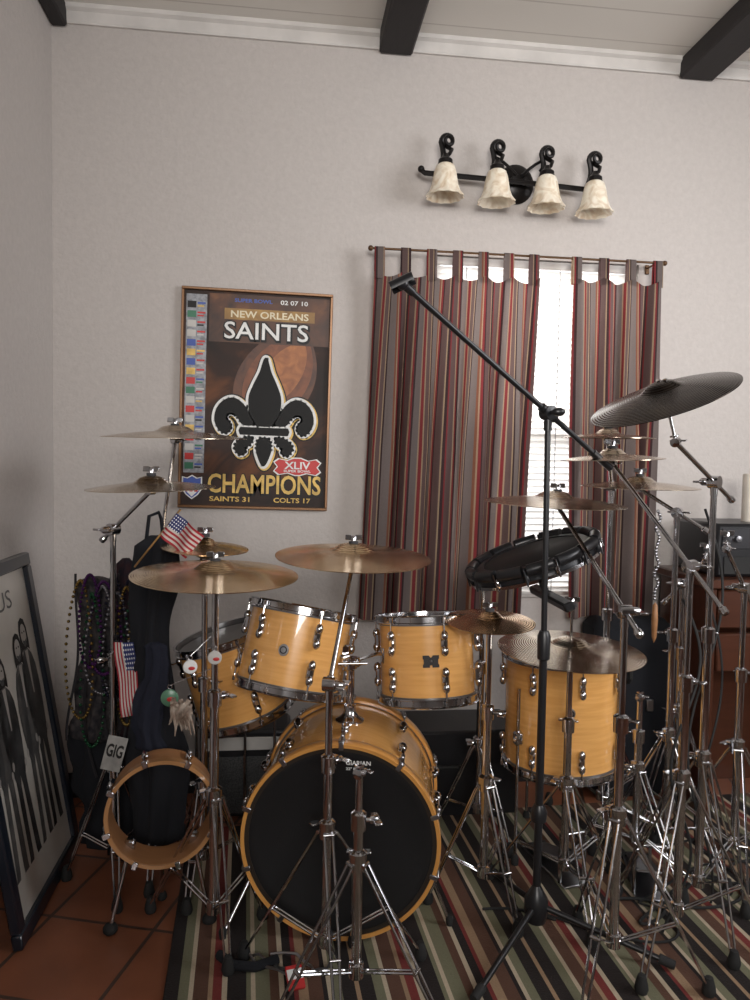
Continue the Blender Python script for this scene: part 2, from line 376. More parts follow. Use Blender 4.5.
for k,x in enumerate([.622,.832,1.038,1.240]):
    yy=YB-.07; zt=LZ-.010*k
    pts=[]
    for q_ in range(9):
        a=q_/8; pts.append((x-.010+.012*math.sin(PI*a),yy-.01*a,zt+.015+.105*a))
    for q_ in range(1,24):
        a=q_/23; an=PI*1.0-a*PI*2.4; rr=.025*(1-.6*a)
        pts.append((x+.015+rr*math.cos(an),yy-.01-.03*a,zt+.122+rr*math.sin(an)*1.1))
    arm=MB().path(pts,lambda q_:.0125-.006*q_)
    arm.path([(x+.002,yy,zt+.115),(x+.030,yy-.03,zt+.085),(x+.016,yy-.05,zt+.06),(x,yy-.055,zt+.045)],.008)
    arm.path([(x,yy,zt),(x,yy-.03,zt+.018),(x,yy-.055,zt+.03)],.008)
    arm.lathe([(1e-4,.045),(.010,.042),(.014,.030),(.028,.018),(.029,.004),(.024,0),(1e-4,0)],20,Matrix.Translation((x,yy-.055,zt+.016)))
    part('lamp_arm',arm,BLKIRON,lp,True)
    sh=MB(); vs=[];fs=[];S=48
    pr=[(.026,0),(.037,-.008),(.044,-.030),(.049,-.058),(.054,-.085),(.062,-.108),(.075,-.126),(.073,-.128),(.060,-.110),(.050,-.09),(.045,-.055),(.035,-.015),(.018,-.004)]
    for j,(r_,z_) in enumerate(pr):
        for i in range(S):
            a=2*PI*i/S; sc=1+ (.05*math.cos(12*a))*(max(0,r_-.045)/.03)
            vs.append((r_*sc*math.cos(a),r_*sc*math.sin(a),z_))
    for j in range(len(pr)-1):
        for i in range(S): fs.append((j*S+i,j*S+(i+1)%S,(j+1)*S+(i+1)%S,(j+1)*S+i))
    sh.add(vs,fs,Matrix.Translation((x,yy-.055,zt+.018)))
    part('lamp_shade',sh,LG,lp,True,label='marbled cream frosted glass bell shade')

# ------------------------------------------------------------ poster
def rampmat(name,stops,scale,dist=1.0,rough=.5,coat=0):
    m,nt,b=newmat(name); b.inputs['Roughness'].default_value=rough; b.inputs['Coat Weight'].default_value=coat
    tc=nt.nodes.new('ShaderNodeTexCoord'); n=N(nt,'ShaderNodeTexNoise',Scale=scale,Detail=4.0,Distortion=dist); nt.links.new(tc.outputs['Object'],n.inputs['Vector'])
    r=nt.nodes.new('ShaderNodeValToRGB'); cr=r.color_ramp; cr.elements[0].position=stops[0][0]; cr.elements[0].color=(*stops[0][1],1); cr.elements[1].position=stops[-1][0]; cr.elements[1].color=(*stops[-1][1],1)
    for p,c in stops[1:-1]: e=cr.elements.new(p); e.color=(*c,1)
    nt.links.new(n.outputs['Fac'],r.inputs[0]); nt.links.new(r.outputs[0],b.inputs['Base Color']); return m
PW,PH=.600,.878
po=thing('framed_poster','framed football championship poster with black and gold fleur-de-lis','poster',m=WALLM(-.113,YB,1.614,math.radians(.9)))
b=MB(); fw=.011
for cx,cy,sx,sy in[(0,PH/2-fw/2,PW,fw),(0,-PH/2+fw/2,PW,fw),(-PW/2+fw/2,0,fw,PH-2*fw),(PW/2-fw/2,0,fw,PH-2*fw)]: b.box((cx,cy,.012),(sx,sy,.022),bev=.002)
part('frame',b,mat('bronze_frame',(.20,.10,.045),.35,.4),po)
part('print',MB().box((0,0,.004),(PW-2*fw,PH-2*fw,.008)),rampmat('printed_poster_paper',[(.32,(.010,.006,.005)),(.5,(.032,.013,.008)),(.70,(.16,.055,.018))],3.5,rough=.65),po,ang=None)
Z=.0085
def q(p): return ((p[0]-.5)*PW,(.5-p[1])*PH)
def rect(mb,x0,y0,x1,y1,z):
    a=q((x0,y0));c=q((x1,y1)); mb.poly([(a[0],c[1]),(c[0],c[1]),(c[0],a[1]),(a[0],a[1])],z)
b=MB(); rect(b,.03,.03,.165,.84,Z); idx=[0]*len(b.f)
cols=[mat('pale_print',(.36,.37,.40),.5,nscale=60,namt=.5),REDINK,BLUEINK,BLKINK,GOLDINK,SILVINK,GREENINK]
for k in range(18):
    y=.062+k*.043
    for (x0,y0,x1,y1) in((.038,y,.095,y+.030),(.103,y+.004,.155,y+.012),(.103,y+.018,.145,y+.025)):
        n0=len(b.f); rect(b,x0,y0,x1,y1,Z+.0004); idx+=[random.randrange(1,7)]*(len(b.f)-n0)
o=part('results_strip',b,cols[0],po,ang=None)
for c in cols[1:]: o.data.materials.append(c)
for p,i in zip(o.data.polygons,idx): p.material_index=i
def fball(sx,sy,z,mt,ox=0,oy=0):
    b=MB(); pts=[]
    for i in range(48):
        a=2*PI*i/48; x=sx*math.cos(a);y=sy*math.sin(a)*(1-.3*abs(math.cos(a))**3);ca,sa=math.cos(1.0),math.sin(1.0)
        pts.append((.075+ox+x*ca-y*sa,.08+oy+x*sa+y*ca))
    b.poly(pts,z); part('football_picture',b,mt,po,ang=None)
fball(.225,.150,Z+.0001,rampmat('football_edge',[(.3,(.06,.020,.010)),(.7,(.13,.042,.015))],14))
fball(.200,.120,Z+.0002,rampmat('football_brown',[(.3,(.12,.035,.012)),(.7,(.23,.068,.022))],18),.01,.01)
fball(.150,.070,Z+.0003,rampmat('football_glow',[(.3,(.22,.07,.022)),(.7,(.44,.16,.045))],22),.03,.03)
b=MB(); rect(b,.18,.022,.978,.24,Z+.00045); part('top_band',b,rampmat('amber_ink',[(.3,(.025,.010,.007)),(.55,(.09,.030,.011)),(.75,(.24,.09,.025))],6),po,ang=None)
textpart('lettering','SUPER BOWL',BLUEINK,po,*q((.47,.048)),.15,.015,Z+.0008,bold=.03)
textpart('lettering','02 07 10',WHITEINK,po,*q((.74,.048)),.11,.018,Z+.0008)
b=MB(); rect(b,.28,.085,.88,.135,Z+.0006); part('title_band',b,rampmat('dark_gold_ink',[(.3,(.20,.10,.025)),(.7,(.42,.24,.06))],12),po,ang=None)
textpart('lettering','NEW ORLEANS',CREAMINK,po,*q((.58,.110)),.31,.028,Z+.0010)
textpart('lettering','SAINTS',BLKINK,po,*q((.563,.187)),.350,.083,Z+.0008,bold=.06)
textpart('lettering','SAINTS',WHITEINK,po,*q((.56,.184)),.335,.068,Z+.0012,bold=.01)
textpart('lettering','CHAMPIONS',BLKINK,po,*q((.578,.889)),.470,.092,Z+.0008,bold=.06)
textpart('lettering','CHAMPIONS',GOLDINK,po,*q((.573,.885)),.455,.078,Z+.0012,bold=.02)
textpart('lettering','SAINTS 31',GOLDINK,po,*q((.34,.957)),.16,.020,Z+.0006)
textpart('lettering','COLTS 17',GOLDINK,po,*q((.76,.957)),.15,.020,Z+.0006)
def cr(pts,sub=6):
    n=len(pts);o=[]
    for i in range(n):
        p0,p1,p2,p3=[Vector(pts[(i+k-1)%n]) for k in range(4)]
        for s in range(sub):
            t_=s/sub; o.append(.5*((2*p1)+(p2-p0)*t_+(2*p0-5*p1+4*p2-p3)*t_*t_+(3*p1-p0-3*p2+p3)*t_**3))
    return o
petal=[(0,-71),(5,-57),(11,-44),(15,-32),(14,-18),(9,-9),(6,-5),(-6,-5),(-9,-9),(-14,-18),(-15,-32),(-11,-44),(-5,-57)]
side=[(-12,-6),(-15,-13),(-21,-24),(-30,-30),(-39,-28),(-46,-20),(-48,-9),(-44,0),(-38,3),(-34,-1),(-35,-6),(-39,-10),(-37,-16),(-31,-17),(-26,-13),(-21,-6)]
low=[(-12,9),(-18,8),(-25,12),(-28,18),(-24,24),(-19,22),(-20,17),(-15,15)]
stem=[(-4,9),(4,9),(6,15),(6,23),(0,35),(-6,23),(-6,15)]
band=[(-23,-1.5),(23,-1.5),(24,1),(23,4),(-23,4),(-24,1)]
mir=lambda P:[(-x,y) for x,y in P]
U=.00406
ecx,ecy=q((.56,.635))
def shapes(d,z,dx=0,dy=0):
    b=MB()
    for k,(P,sm) in enumerate([(petal,1),(side,1),(mir(side),1),(low,1),(mir(low),1),(stem,1),(band,0)]):
        pp=[(ecx+dx+x*U,ecy+dy-y*U) for x,y in P]; pp=cr(pp) if sm else [Vector(p) for p in pp]
        b.poly(pp,z+.00001*k)
        if d:
            n=len(pp)
            for i in range(n):
                a,c=pp[i],pp[(i+1)%n]; t_=(c-a).normalized(); nn=Vector((-t_.y,t_.x))*d
                b.poly([a+nn,a-nn,c-nn,c+nn],z+.00008+.00001*(i%3))
                b.poly([(a.x+d*math.cos(2*PI*j/12),a.y+d*math.sin(2*PI*j/12)) for j in range(12)],z+.00012+.00001*(i%3))
    return b
part('emblem_outline',shapes(.0235,Z+.0012,.004,-.004),BLKINK,po,label='black outer outline',ang=None)
part('emblem_outline',shapes(.0180,Z+.0018,.004,-.004),GOLDINK,po,label='thin gold outline',ang=None)
part('emblem_outline',shapes(.0150,Z+.0024),WHITEINK,po,label='white outline',ang=None)
part('emblem',shapes(.0045,Z+.0032),mat('deep_black_ink',(.004,.004,.004),.7),po,label='black fleur-de-lis emblem',ang=None)
c0=q((.79,.80)); pts=[(c0[0]+x*.092,c0[1]+y*.034) for x,y in[(-1,.5),(-.8,.9),(-.45,.7),(-.15,1.0),(.15,1.0),(.45,.7),(.8,.9),(1,.5),(.85,0),(1,-.5),(.8,-.9),(.4,-.7),(.1,-.95),(-.1,-.95),(-.4,-.7),(-.8,-.9),(-1,-.5),(-.85,0)]]
b=MB().poly([Vector((c0[0]+(p[0]-c0[0])*1.07,c0[1]+(p[1]-c0[1])*1.14)) for p in pts],Z+.0034); part('game_logo_edge',b,WHITEINK,po,ang=None)
b=MB().poly([Vector(p) for p in pts],Z+.0036); part('game_logo',b,REDINK,po,ang=None)
textpart('lettering','XLIV',WHITEINK,po,c0[0],c0[1]+.006,.105,.030,Z+.0040)
textpart('lettering','SUPER BOWL',WHITEINK,po,c0[0],c0[1]-.017,.11,.010,Z+.0040)
c0=q((.09,.905)); sp=[(-1,.9),(-.5,.8),(0,1.05),(.5,.8),(1,.9),(1,-.2),(.6,-.7),(0,-1.1),(-.6,-.7),(-1,-.2)]
part('shield_logo',MB().poly([(c0[0]+x*.040,c0[1]+y*.046) for x,y in sp],Z+.0012),WHITEINK,po,ang=None)
part('shield_logo',MB().poly([(c0[0]+x*.035,c0[1]+y*.041) for x,y in sp],Z+.0016),BLUEINK,po,ang=None)
part('shield_logo',MB().poly([(c0[0]-.031,c0[1]+.012),(c0[0]-.029,c0[1]-.012),(c0[0],c0[1]-.040),(c0[0]+.029,c0[1]-.012),(c0[0]+.031,c0[1]+.012)],Z+.0018),WHITEINK,po,ang=None)
textpart('lettering','NFL',REDINK,po,c0[0],c0[1]-.006,.046,.028,Z+.0022,bold=.05)

# ------------------------------------------------------------ leaning framed picture
up=Vector((-.172,0,1.045)).normalized(); zx=Vector((0,1,0)).cross(up)
Mp=Matrix(((0,up.x,zx.x,0),(1,up.y,zx.y,0),(0,up.z,zx.z,0),(0,0,0,1))); Mp.translation=Vector((-.715,2.415,.002))
pf=thing('framed_picture','black-framed monochrome band picture leaning against the wall','picture',m=Mp)
b=MB();w_,h_=.60,1.055;fw=.045
for cx,cy,sx,sy in[(0,h_-fw/2,w_,fw),(0,fw/2,w_,fw),(-w_/2+fw/2,h_/2,fw,h_-2*fw),(w_/2-fw/2,h_/2,fw,h_-2*fw)]: b.box((cx,cy,.0),(sx,sy,.03),bev=.005)
part('frame',b,mat('black_frame_lacquer',(.010,.015,.024),.3,coat=.4),pf)
part('print',MB().box((0,h_/2,-.004),(w_-2*fw,h_-2*fw,.006)),mat('monochrome_photo_paper',(.66,.62,.56),.3,coat=.5,nscale=4,col2=(.52,.49,.44)),pf,ang=None)
FD=mat('dark_photo_ink',(.02,.02,.02),.4,nscale=14,col2=(.07,.07,.07)); FL=mat('grey_photo_ink',(.44,.41,.38),.4); FM=mat('mid_grey_photo_ink',(.12,.114,.108),.4,nscale=20,col2=(.055,.055,.055))
for k,(fx,hh) in enumerate([(-.175,.56),(-.06,.52),(.06,.55),(.172,.58)]):
    bs=.15; s_=hh/.62; lean=.010*(-1)**k
    W_=.92
    S_=[(-.056,0),(-.022,0),(-.018,.02),(-.008,.27),(.000,.31),(.008,.27),(.014,.02),(.018,0),(.056,0),(.052,.02),(.046,.20),(.044,.30),(.058,.33),(.068,.42),(.072,.50),(.066,.57),(.046,.615),(.016,.64),(-.016,.64),(-.046,.615),(-.066,.57),(-.076,.49),(-.070,.42),(-.052,.33),(-.042,.30),(-.044,.20),(-.050,.02)]
    tr=lambda P:[(fx+x*W_+lean*y*3,bs+y*s_) for x,y in P]
    part('figure_picture',MB().poly(tr(S_),.0),FD if k%2 else FM,pf,ang=None,label='standing figure in dark suit')
    part('figure_coat',MB().poly(tr([(-.040,.60),(-.012,.61),(-.004,.36),(-.018,.30),(-.046,.33)]),.0004),FD,pf,ang=None)
    Hh=[(-.036,.63),(-.040,.66),(-.038,.71),(-.024,.742),(0,.752),(.024,.742),(.038,.71),(.040,.66),(.036,.63),(.022,.64),(-.022,.64)]
    part('figure_hair',MB().poly(tr(Hh),.0006),BLKINK,pf,ang=None)
    part('figure_face',MB().poly(tr([(.026*math.cos(2*PI*i/16),.692+.038*math.sin(2*PI*i/16)) for i in range(16)]),.0010),FL,pf,ang=None)
    for ex in(-1,1): part('figure_eye',MB().poly(tr([(ex*.010+.005*math.cos(2*PI*i/8),.700+.004*math.sin(2*PI*i/8)) for i in range(8)]),.0013),BLKINK,pf,ang=None)
    part('figure_beard',MB().poly(tr([(-.017,.674),(0,.668),(.017,.674),(.013,.654),(0,.646),(-.013,.654)]),.0013),FD,pf,ang=None)
    part('figure_shirt',MB().poly(tr([(-.014,.635),(.014,.635),(.004,.48),(-.004,.48)]),.0008),FL,pf,ang=None)
    for hs in(-1,1): part('figure_hand',MB().poly(tr([(hs*.060+.010*math.cos(2*PI*i/10),.335+.016*math.sin(2*PI*i/10)) for i in range(10)]),.0012),FL,pf,ang=None)
textpart('lettering',"'US",FM,pf,.03,.930,.15,.060,.0006,bold=0)

# ------------------------------------------------------------ rug
Mr=Matrix.Translation((-.31,2.32,0))@Matrix.Rotation(.049,4,'Z')
single('rug','multicoloured striped area rug in brown, cream, green and red','rug',MB().box((1.38,-.55,.005),(2.76,2.0,.010),bev=.003),RUG,m=Mr,ang=20)

# ------------------------------------------------------------ drums
def lug_mesh(R,z0,z1,a,hoopz):
    M_=Matrix.Rotation(a,4,'Z'); b=MB(); zc=(z0+z1)/2;L=abs(z1-z0)
    b.box((R+.010,0,zc),(.020,.022,L),M_,bev=.006)
    b.ball((R+.015,0,z0),.012,M_,sc=(1,1,1.4)); b.ball((R+.015,0,z1),.012,M_,sc=(1,1,1.4))
    for h in hoopz:
        b.tube(M_@Vector((R+.016,0,zc)),M_@Vector((R+.016,0,h)),.0028,seg=8)
        b.lathe([(.0055,-.008),(.0055,.006),(.003,.008)],8,M_@Matrix.Translation((R+.016,0,h)))
    return b
def chrome_hoop(R,z,s):
    p=[(R+.002,0),(R+.012,0),(R+.012,.004),(R+.007,.006),(R+.007,.022),(R+.012,.025),(R+.010,.028),(R+.003,.026),(R+.002,.004)]
    return MB().lathe([(r,z+s*(h-.006)) for r,h in p],56,closed=True)
def tom(label,top,axis,R,D,nl,headm,xr=0,name='tom_drum'):
    ax=Vector(axis).normalized(); q_=ax.to_track_quat('Z','Y'); M_=Matrix.Translation(top)@q_.to_matrix().to_4x4()@Matrix.Rotation(xr,4,'Z')
    r=thing(name,label,'drum',m=M_)
    part('shell',MB().lathe([(R,-.004),(R,-D+.004),(R-.008,-D+.004),(R-.008,-.004)],64,closed=True),MAPLE,r)
    part('drum_head',MB().lathe([(1e-4,.004),(R-.012,.004),(R-.004,.002),(R+.004,-.004),(R+.004,-.010)],56),headm,r)
    part('drum_head',MB().lathe([(1e-4,-D-.004),(R-.012,-D-.004),(R-.004,-D-.002),(R+.004,-D+.004),(R+.004,-D+.010)],56),HEADCLR,r)
    part('hoop',chrome_hoop(R,0,1),CHROME,r); part('hoop',chrome_hoop(R,-D,-1),CHROME,r)
    for k in range(nl):
        a=2*PI*k/nl+.2
        part('lug',lug_mesh(R,-.040,-.085,a,[.008]),CHROME,r)
        part('lug',lug_mesh(R,-D+.040,-D+.085,a,[-D-.008]),CHROME,r)
    return r,M_
t1,m1=tom('golden maple rack tom with chrome hoops, tilted over the bass drum',(.068,2.42,.885),(.20,.20,1),.163,.235,6,HEADGRY,xr=.35)
t2,m2=tom('golden maple rack tom with dark badge over the bass drum',(.462,2.37,.868),(-.03,.16,1),.150,.235,6,HEADGRY,xr=-.75)
t3,m3=tom('golden maple tom standing behind a hi-hat stand, head tilted',(-.195,2.58,.765),(-.30,-.02,1),.158,.26,6,HEADGRY,xr=.1)
ft,m4=tom('large golden maple floor tom on chrome legs',(.985,2.53,.705),(-.01,.02,1),.195,.37,8,HEADGRY,xr=.1,name='floor_tom')
def badge(root,M_,R,z,world_dir,kind):
    loc=M_.inverted().to_3x3()@Vector(world_dir); a=math.atan2(loc.y,loc.x)
    B=Matrix.Rotation(a,4,'Z')@Matrix.Translation((R+.0015,0,z))@Matrix.Rotation(PI/2,4,'Y')@Matrix.Rotation(PI/2,4,'Z')
    if kind=='wing':
        S1=.95
        def ex(P,z0,z1):
            P=[(x*S1,y*S1) for x,y in P]
            mb=MB(); n=len(P); mb.poly(P,z1,B); mb.add([(p[0],p[1],z0) for p in P]+[(p[0],p[1],z1) for p in P],[(i,(i+1)%n,n+(i+1)%n,n+i) for i in range(n)],B); return mb
        for s in(-1,1):
            W1=[(s*x,y) for x,y in[(.0,.010),(.007,.018),(.026,.018),(.026,.008),(.023,.005),(.023,-.008),(.026,-.012),(.026,-.020),(.004,-.020),(.004,-.014),(.0,-.012)]]
            part('badge',ex(W1,-.003,.003),BLKINK,root,label='black winged metal badge',ang=None)
        part('badge_screw',MB().ball((0,.0,.003),.005,B),DCHROME,root)
    else:
        part('badge',MB().lathe([(1e-4,0),(.016,0),(.015,.003),(1e-4,.0035)],24,B@Matrix.Diagonal((1,1.15,1,1))),DCHROME,root,label='small round steel badge')
        part('badge_ring',MB().lathe([(.008,.003),(.0115,.003),(.0115,.0045),(.008,.0045)],24,B,closed=True),BLKINK,root)
badge(t2,m2,.150,-.115,(-.10,-1,0),'wing'); badge(t1,m1,.163,-.12,(-.28,-1,0),'round'); badge(ft,m4,.195,-.15,(-.2,-1,0),'round')
def legs_for(root,pts):
    for (x,y,z0,z1) in pts:
        zf=.011 if y<2.75 and x>-.3 else 0
        l=part('leg',MB().tube((x,y,.02),(x,y,z1),.0055).box((x,y,z0),(.03,.03,.045),bev=.006).tube((x-.02,y-.02,z0),(x+.02,y+.02,z0),.005),CHROME,root,True)
        part('rubber_foot',MB().lathe([(1e-4,0),(.013,0),(.014,.02),(.008,.035),(1e-4,.036)],12,Matrix.Translation((x,y,zf))),RUBBER,l,True)
legs_for(ft,[(.985-.185,2.42,.45,.62),(1.205,2.50,.45,.62),(.95,2.75,.45,.62)])
legs_for(t3,[(-.30,2.72,.55,.70),(-.02,2.66,.52,.62),(-.13,2.78,.58,.70)])

# bass drum
fc=Vector((.173,2.08,.298)); rc=Vector((.242,2.47,.298)); zz=(fc-rc).normalized(); xx=Vector((0,0,1)).cross(zz)
Mb=Matrix(((xx.x,0,zz.x,fc.x),(xx.y,0,zz.y,fc.y),(xx.z,1,zz.z,fc.z),(0,0,0,1)))
RB=.272;DB=.40
bd=thing('bass_drum','large golden maple bass drum with black head, lying on its side','drum',m=Mb)
part('shell',MB().lathe([(RB,-.02),(RB,-DB+.02),(RB-.009,-DB+.02),(RB-.009,-.02)],96,closed=True),MAPLE,bd)
for z,s in((0,1),(-DB,-1)):
    part('hoop',MB().lathe([(RB+.002,z+s*.016),(RB+.012,z+s*.018),(RB+.014,z+s*.014),(RB+.014,z-s*.022),(RB+.012,z-s*.025),(RB+.004,z-s*.025)],96,closed=True),HOOPW,bd,label='lacquered wooden hoop')
    part('drum_head',MB().lathe([(1e-4,z+s*.004),(RB-.03,z+s*.004),(RB-.012,z+s*.010),(RB-.002,z+s*.008),(RB+.003,z-s*.004)],96),HEADBLK if s>0 else HEADGRY,bd)
part('head_ring',MB().lathe([(RB-.010,.0115),(RB+.002,.0125),(RB+.002,.009),(RB-.010,.0095)],96,closed=True),mat('dark_ring',(.03,.022,.016),.35),bd)
textpart('lettering','GIARIAN',WHITEINK,bd,.048,.229,.070,.013,.0062,bold=.02); textpart('lettering','22" Resonant',WHITEINK,bd,.048,.212,.070,.008,.0062)
nl=10
for k in range(nl):
    a=2*PI*(k+.5)/nl; M_=Matrix.Rotation(a,4,'Z')
    for z,s in((0,1),(-DB,-1)):
        zl=z-s*.11; b=MB().box((RB+.011,0,zl),(.022,.022,.06),M_,bev=.007); b.ball((RB+.018,0,zl-.0),.014,M_,sc=(1,1,1.6))
        b.tube(M_@Vector((RB+.022,0,zl)),M_@Vector((RB+.022,0,z+s*.012)),.003,seg=8)
        part('lug',b,CHROME,bd)
        b=MB().box((RB+.018,0,z-s*.002),(.006,.018,.034),M_,bev=.002).box((RB+.008,0,z+s*.0185),(.024,.014,.004),M_,bev=.0015)
        b.lathe([(.003,-.012),(.006,-.01),(.006,.012),(.003,.014)],8,M_@Matrix.Translation((RB+.022,0,z-s*.03))); 
        part('claw_hook',b,DCHROME,bd)
mb_=Vector((.215,2.30,.568)); 
b=MB().lathe([(1e-4,-.01),(.045,-.008),(.045,.004),(.03,.012),(.018,.03),(.018,.05),(.013,.055),(.013,.16),(.02,.165),(.02,.20),(1e-4,.205)],24,Matrix.Translation(mb_))
part('tom_mount',b,CHROME,bd,True)
b=MB().path([mb_+Vector(p) for p in[(0,0,.18),(-.03,.01,.20),(-.05,.03,.205)]]+[(.155,2.31,.78)],.006); b.box((mb_.x,mb_.y,mb_.z+.185),(.06,.03,.03),bev=.006)
b.path([mb_+Vector((0,0,.185)),mb_+Vector((.05,0,.20)),(.30,2.31,.775),(.335,2.33,.765)],.006); b.box((.325,2.325,.765),(.02,.03,.05),bev=.005); b.box((.20,2.33,.775),(.03,.02,.05),bev=.005)
b.tube(mb_+Vector((-.04,-.02,.185)),mb_+Vector((.05,-.02,.185)),.005)
part('tom_arm',b,CHROME,bd,True)
for s in(-1,1):
    o_=Mb@Vector((s*(RB-.02),-.12,-.09)); f_=Vector((fc.x+s*.33,fc.y+.03,.02))
    sp=part('spur',MB().tube(o_,f_,.008,.005).box(tuple(o_),(.03,.05,.05),bev=.008),CHROME,bd,True)
    part('rubber_foot',MB().lathe([(1e-4,0),(.009,0),(.012,.02),(.008,.03),(1e-4,.03)],12,Matrix.Translation((f_.x,f_.y,.011))),RUBBER,sp,True)

# open concert drum on spurs
cz=Vector((.12,-1,.03)).normalized(); cx_=Vector((0,0,1)).cross(cz).normalized(); cy_=cz.cross(cx_)
Mc=Matrix(((cx_.x,cy_.x,cz.x,-.334),(cx_.y,cy_.y,cz.y,2.15),(cx_.z,cy_.z,cz.z,.362),(0,0,0,1)))
cd=thing('open_drum_shell','small headless wooden drum shell lying on its side','drum',m=Mc); RC=.150
part('shell',MB().lathe([(RC,0),(RC,-.11),(RC-.005,-.11),(RC-.005,0)],64,closed=True),MAPLE_IN,cd)
part('hoop',MB().lathe([(RC-.005,.008),(RC+.006,.008),(RC+.006,-.022),(RC,-.022)],64,closed=True),mat('aged_hoop_wood',(.42,.21,.085),.3,coat=.5,nscale=10),cd,label='wooden hoop')
for k in range(8):
    a=2*PI*k/8+.3; M_=Matrix.Rotation(a,4,'Z'); b=MB().box((RC+.010,0,-.06),(.02,.02,.045),M_,bev=.005).tube(M_@Vector((RC+.014,0,-.06)),M_@Vector((RC+.014,0,.006)),.003).box((RC+.006,0,.009),(.022,.016,.006),M_,bev=.002)
    part('lug',b,CHROME,cd)
for s in(-1,1):
    o_=Mc@Vector((s*.09,-.113,-.07)); f_=Vector((o_.x+s*.05,o_.y-.03,.02))
    l=part('spur',MB().tube(o_,f_,.006).box(tuple(o_),(.03,.03,.04),bev=.006),CHROME,cd,True)
    part('rubber_foot',MB().ball((f_.x,f_.y,.017),.018,sc=(1.2,1.2,1)),RUBBER,l,True)
l=part('spur',MB().tube(Mc@Vector((0,-.148,-.10)),(-.36,2.33,.02),.006),CHROME,cd,True); part('rubber_foot',MB().ball((-.36,2.33,.017),.016),RUBBER,l,True)

# ------------------------------------------------------------ cymbals and stands
def cymbal(label,c,D,m=CYM,tilt=(0,0,1),bell=.16,group=None,inv=False,rise=.085):
    R=D/2; rb=R*bell*1.6; H=R*rise
    p=[(.006,.019),(rb*.35,.0183),(rb*.7,.013),(rb*.95,.003),(rb*1.15,-.002)]
    for i in range(1,11):
        t_=i/10; p.append((rb*1.15+(R-rb*1.15)*t_,-.002-H*t_**1.4))
    low=[(r,z-.0018) for r,z in reversed(p)]
    if inv:
        p=[(r,-z) for r,z in p]; low=[(r,-z) for r,z in low]
    mb=MB().lathe(p+low,72,closed=True)
    d=Vector(tilt).normalized()
    return single('cymbal',label,'cymbal',mb,m,m=Matrix.Translation(c)@d.to_track_quat('Z','Y').to_matrix().to_4x4(),group=group,ang=50)
def wing(mb,p,d,s=1):
    M_=axm(p,d)
    mb.lathe([(.007*s,0),(.007*s,.012*s),(.004*s,.016*s)],10,M_)
    for k in(-1,1): mb.box((k*.013*s,0,.012*s),(.018*s,.004*s,.014*s),M_,bev=.0015)
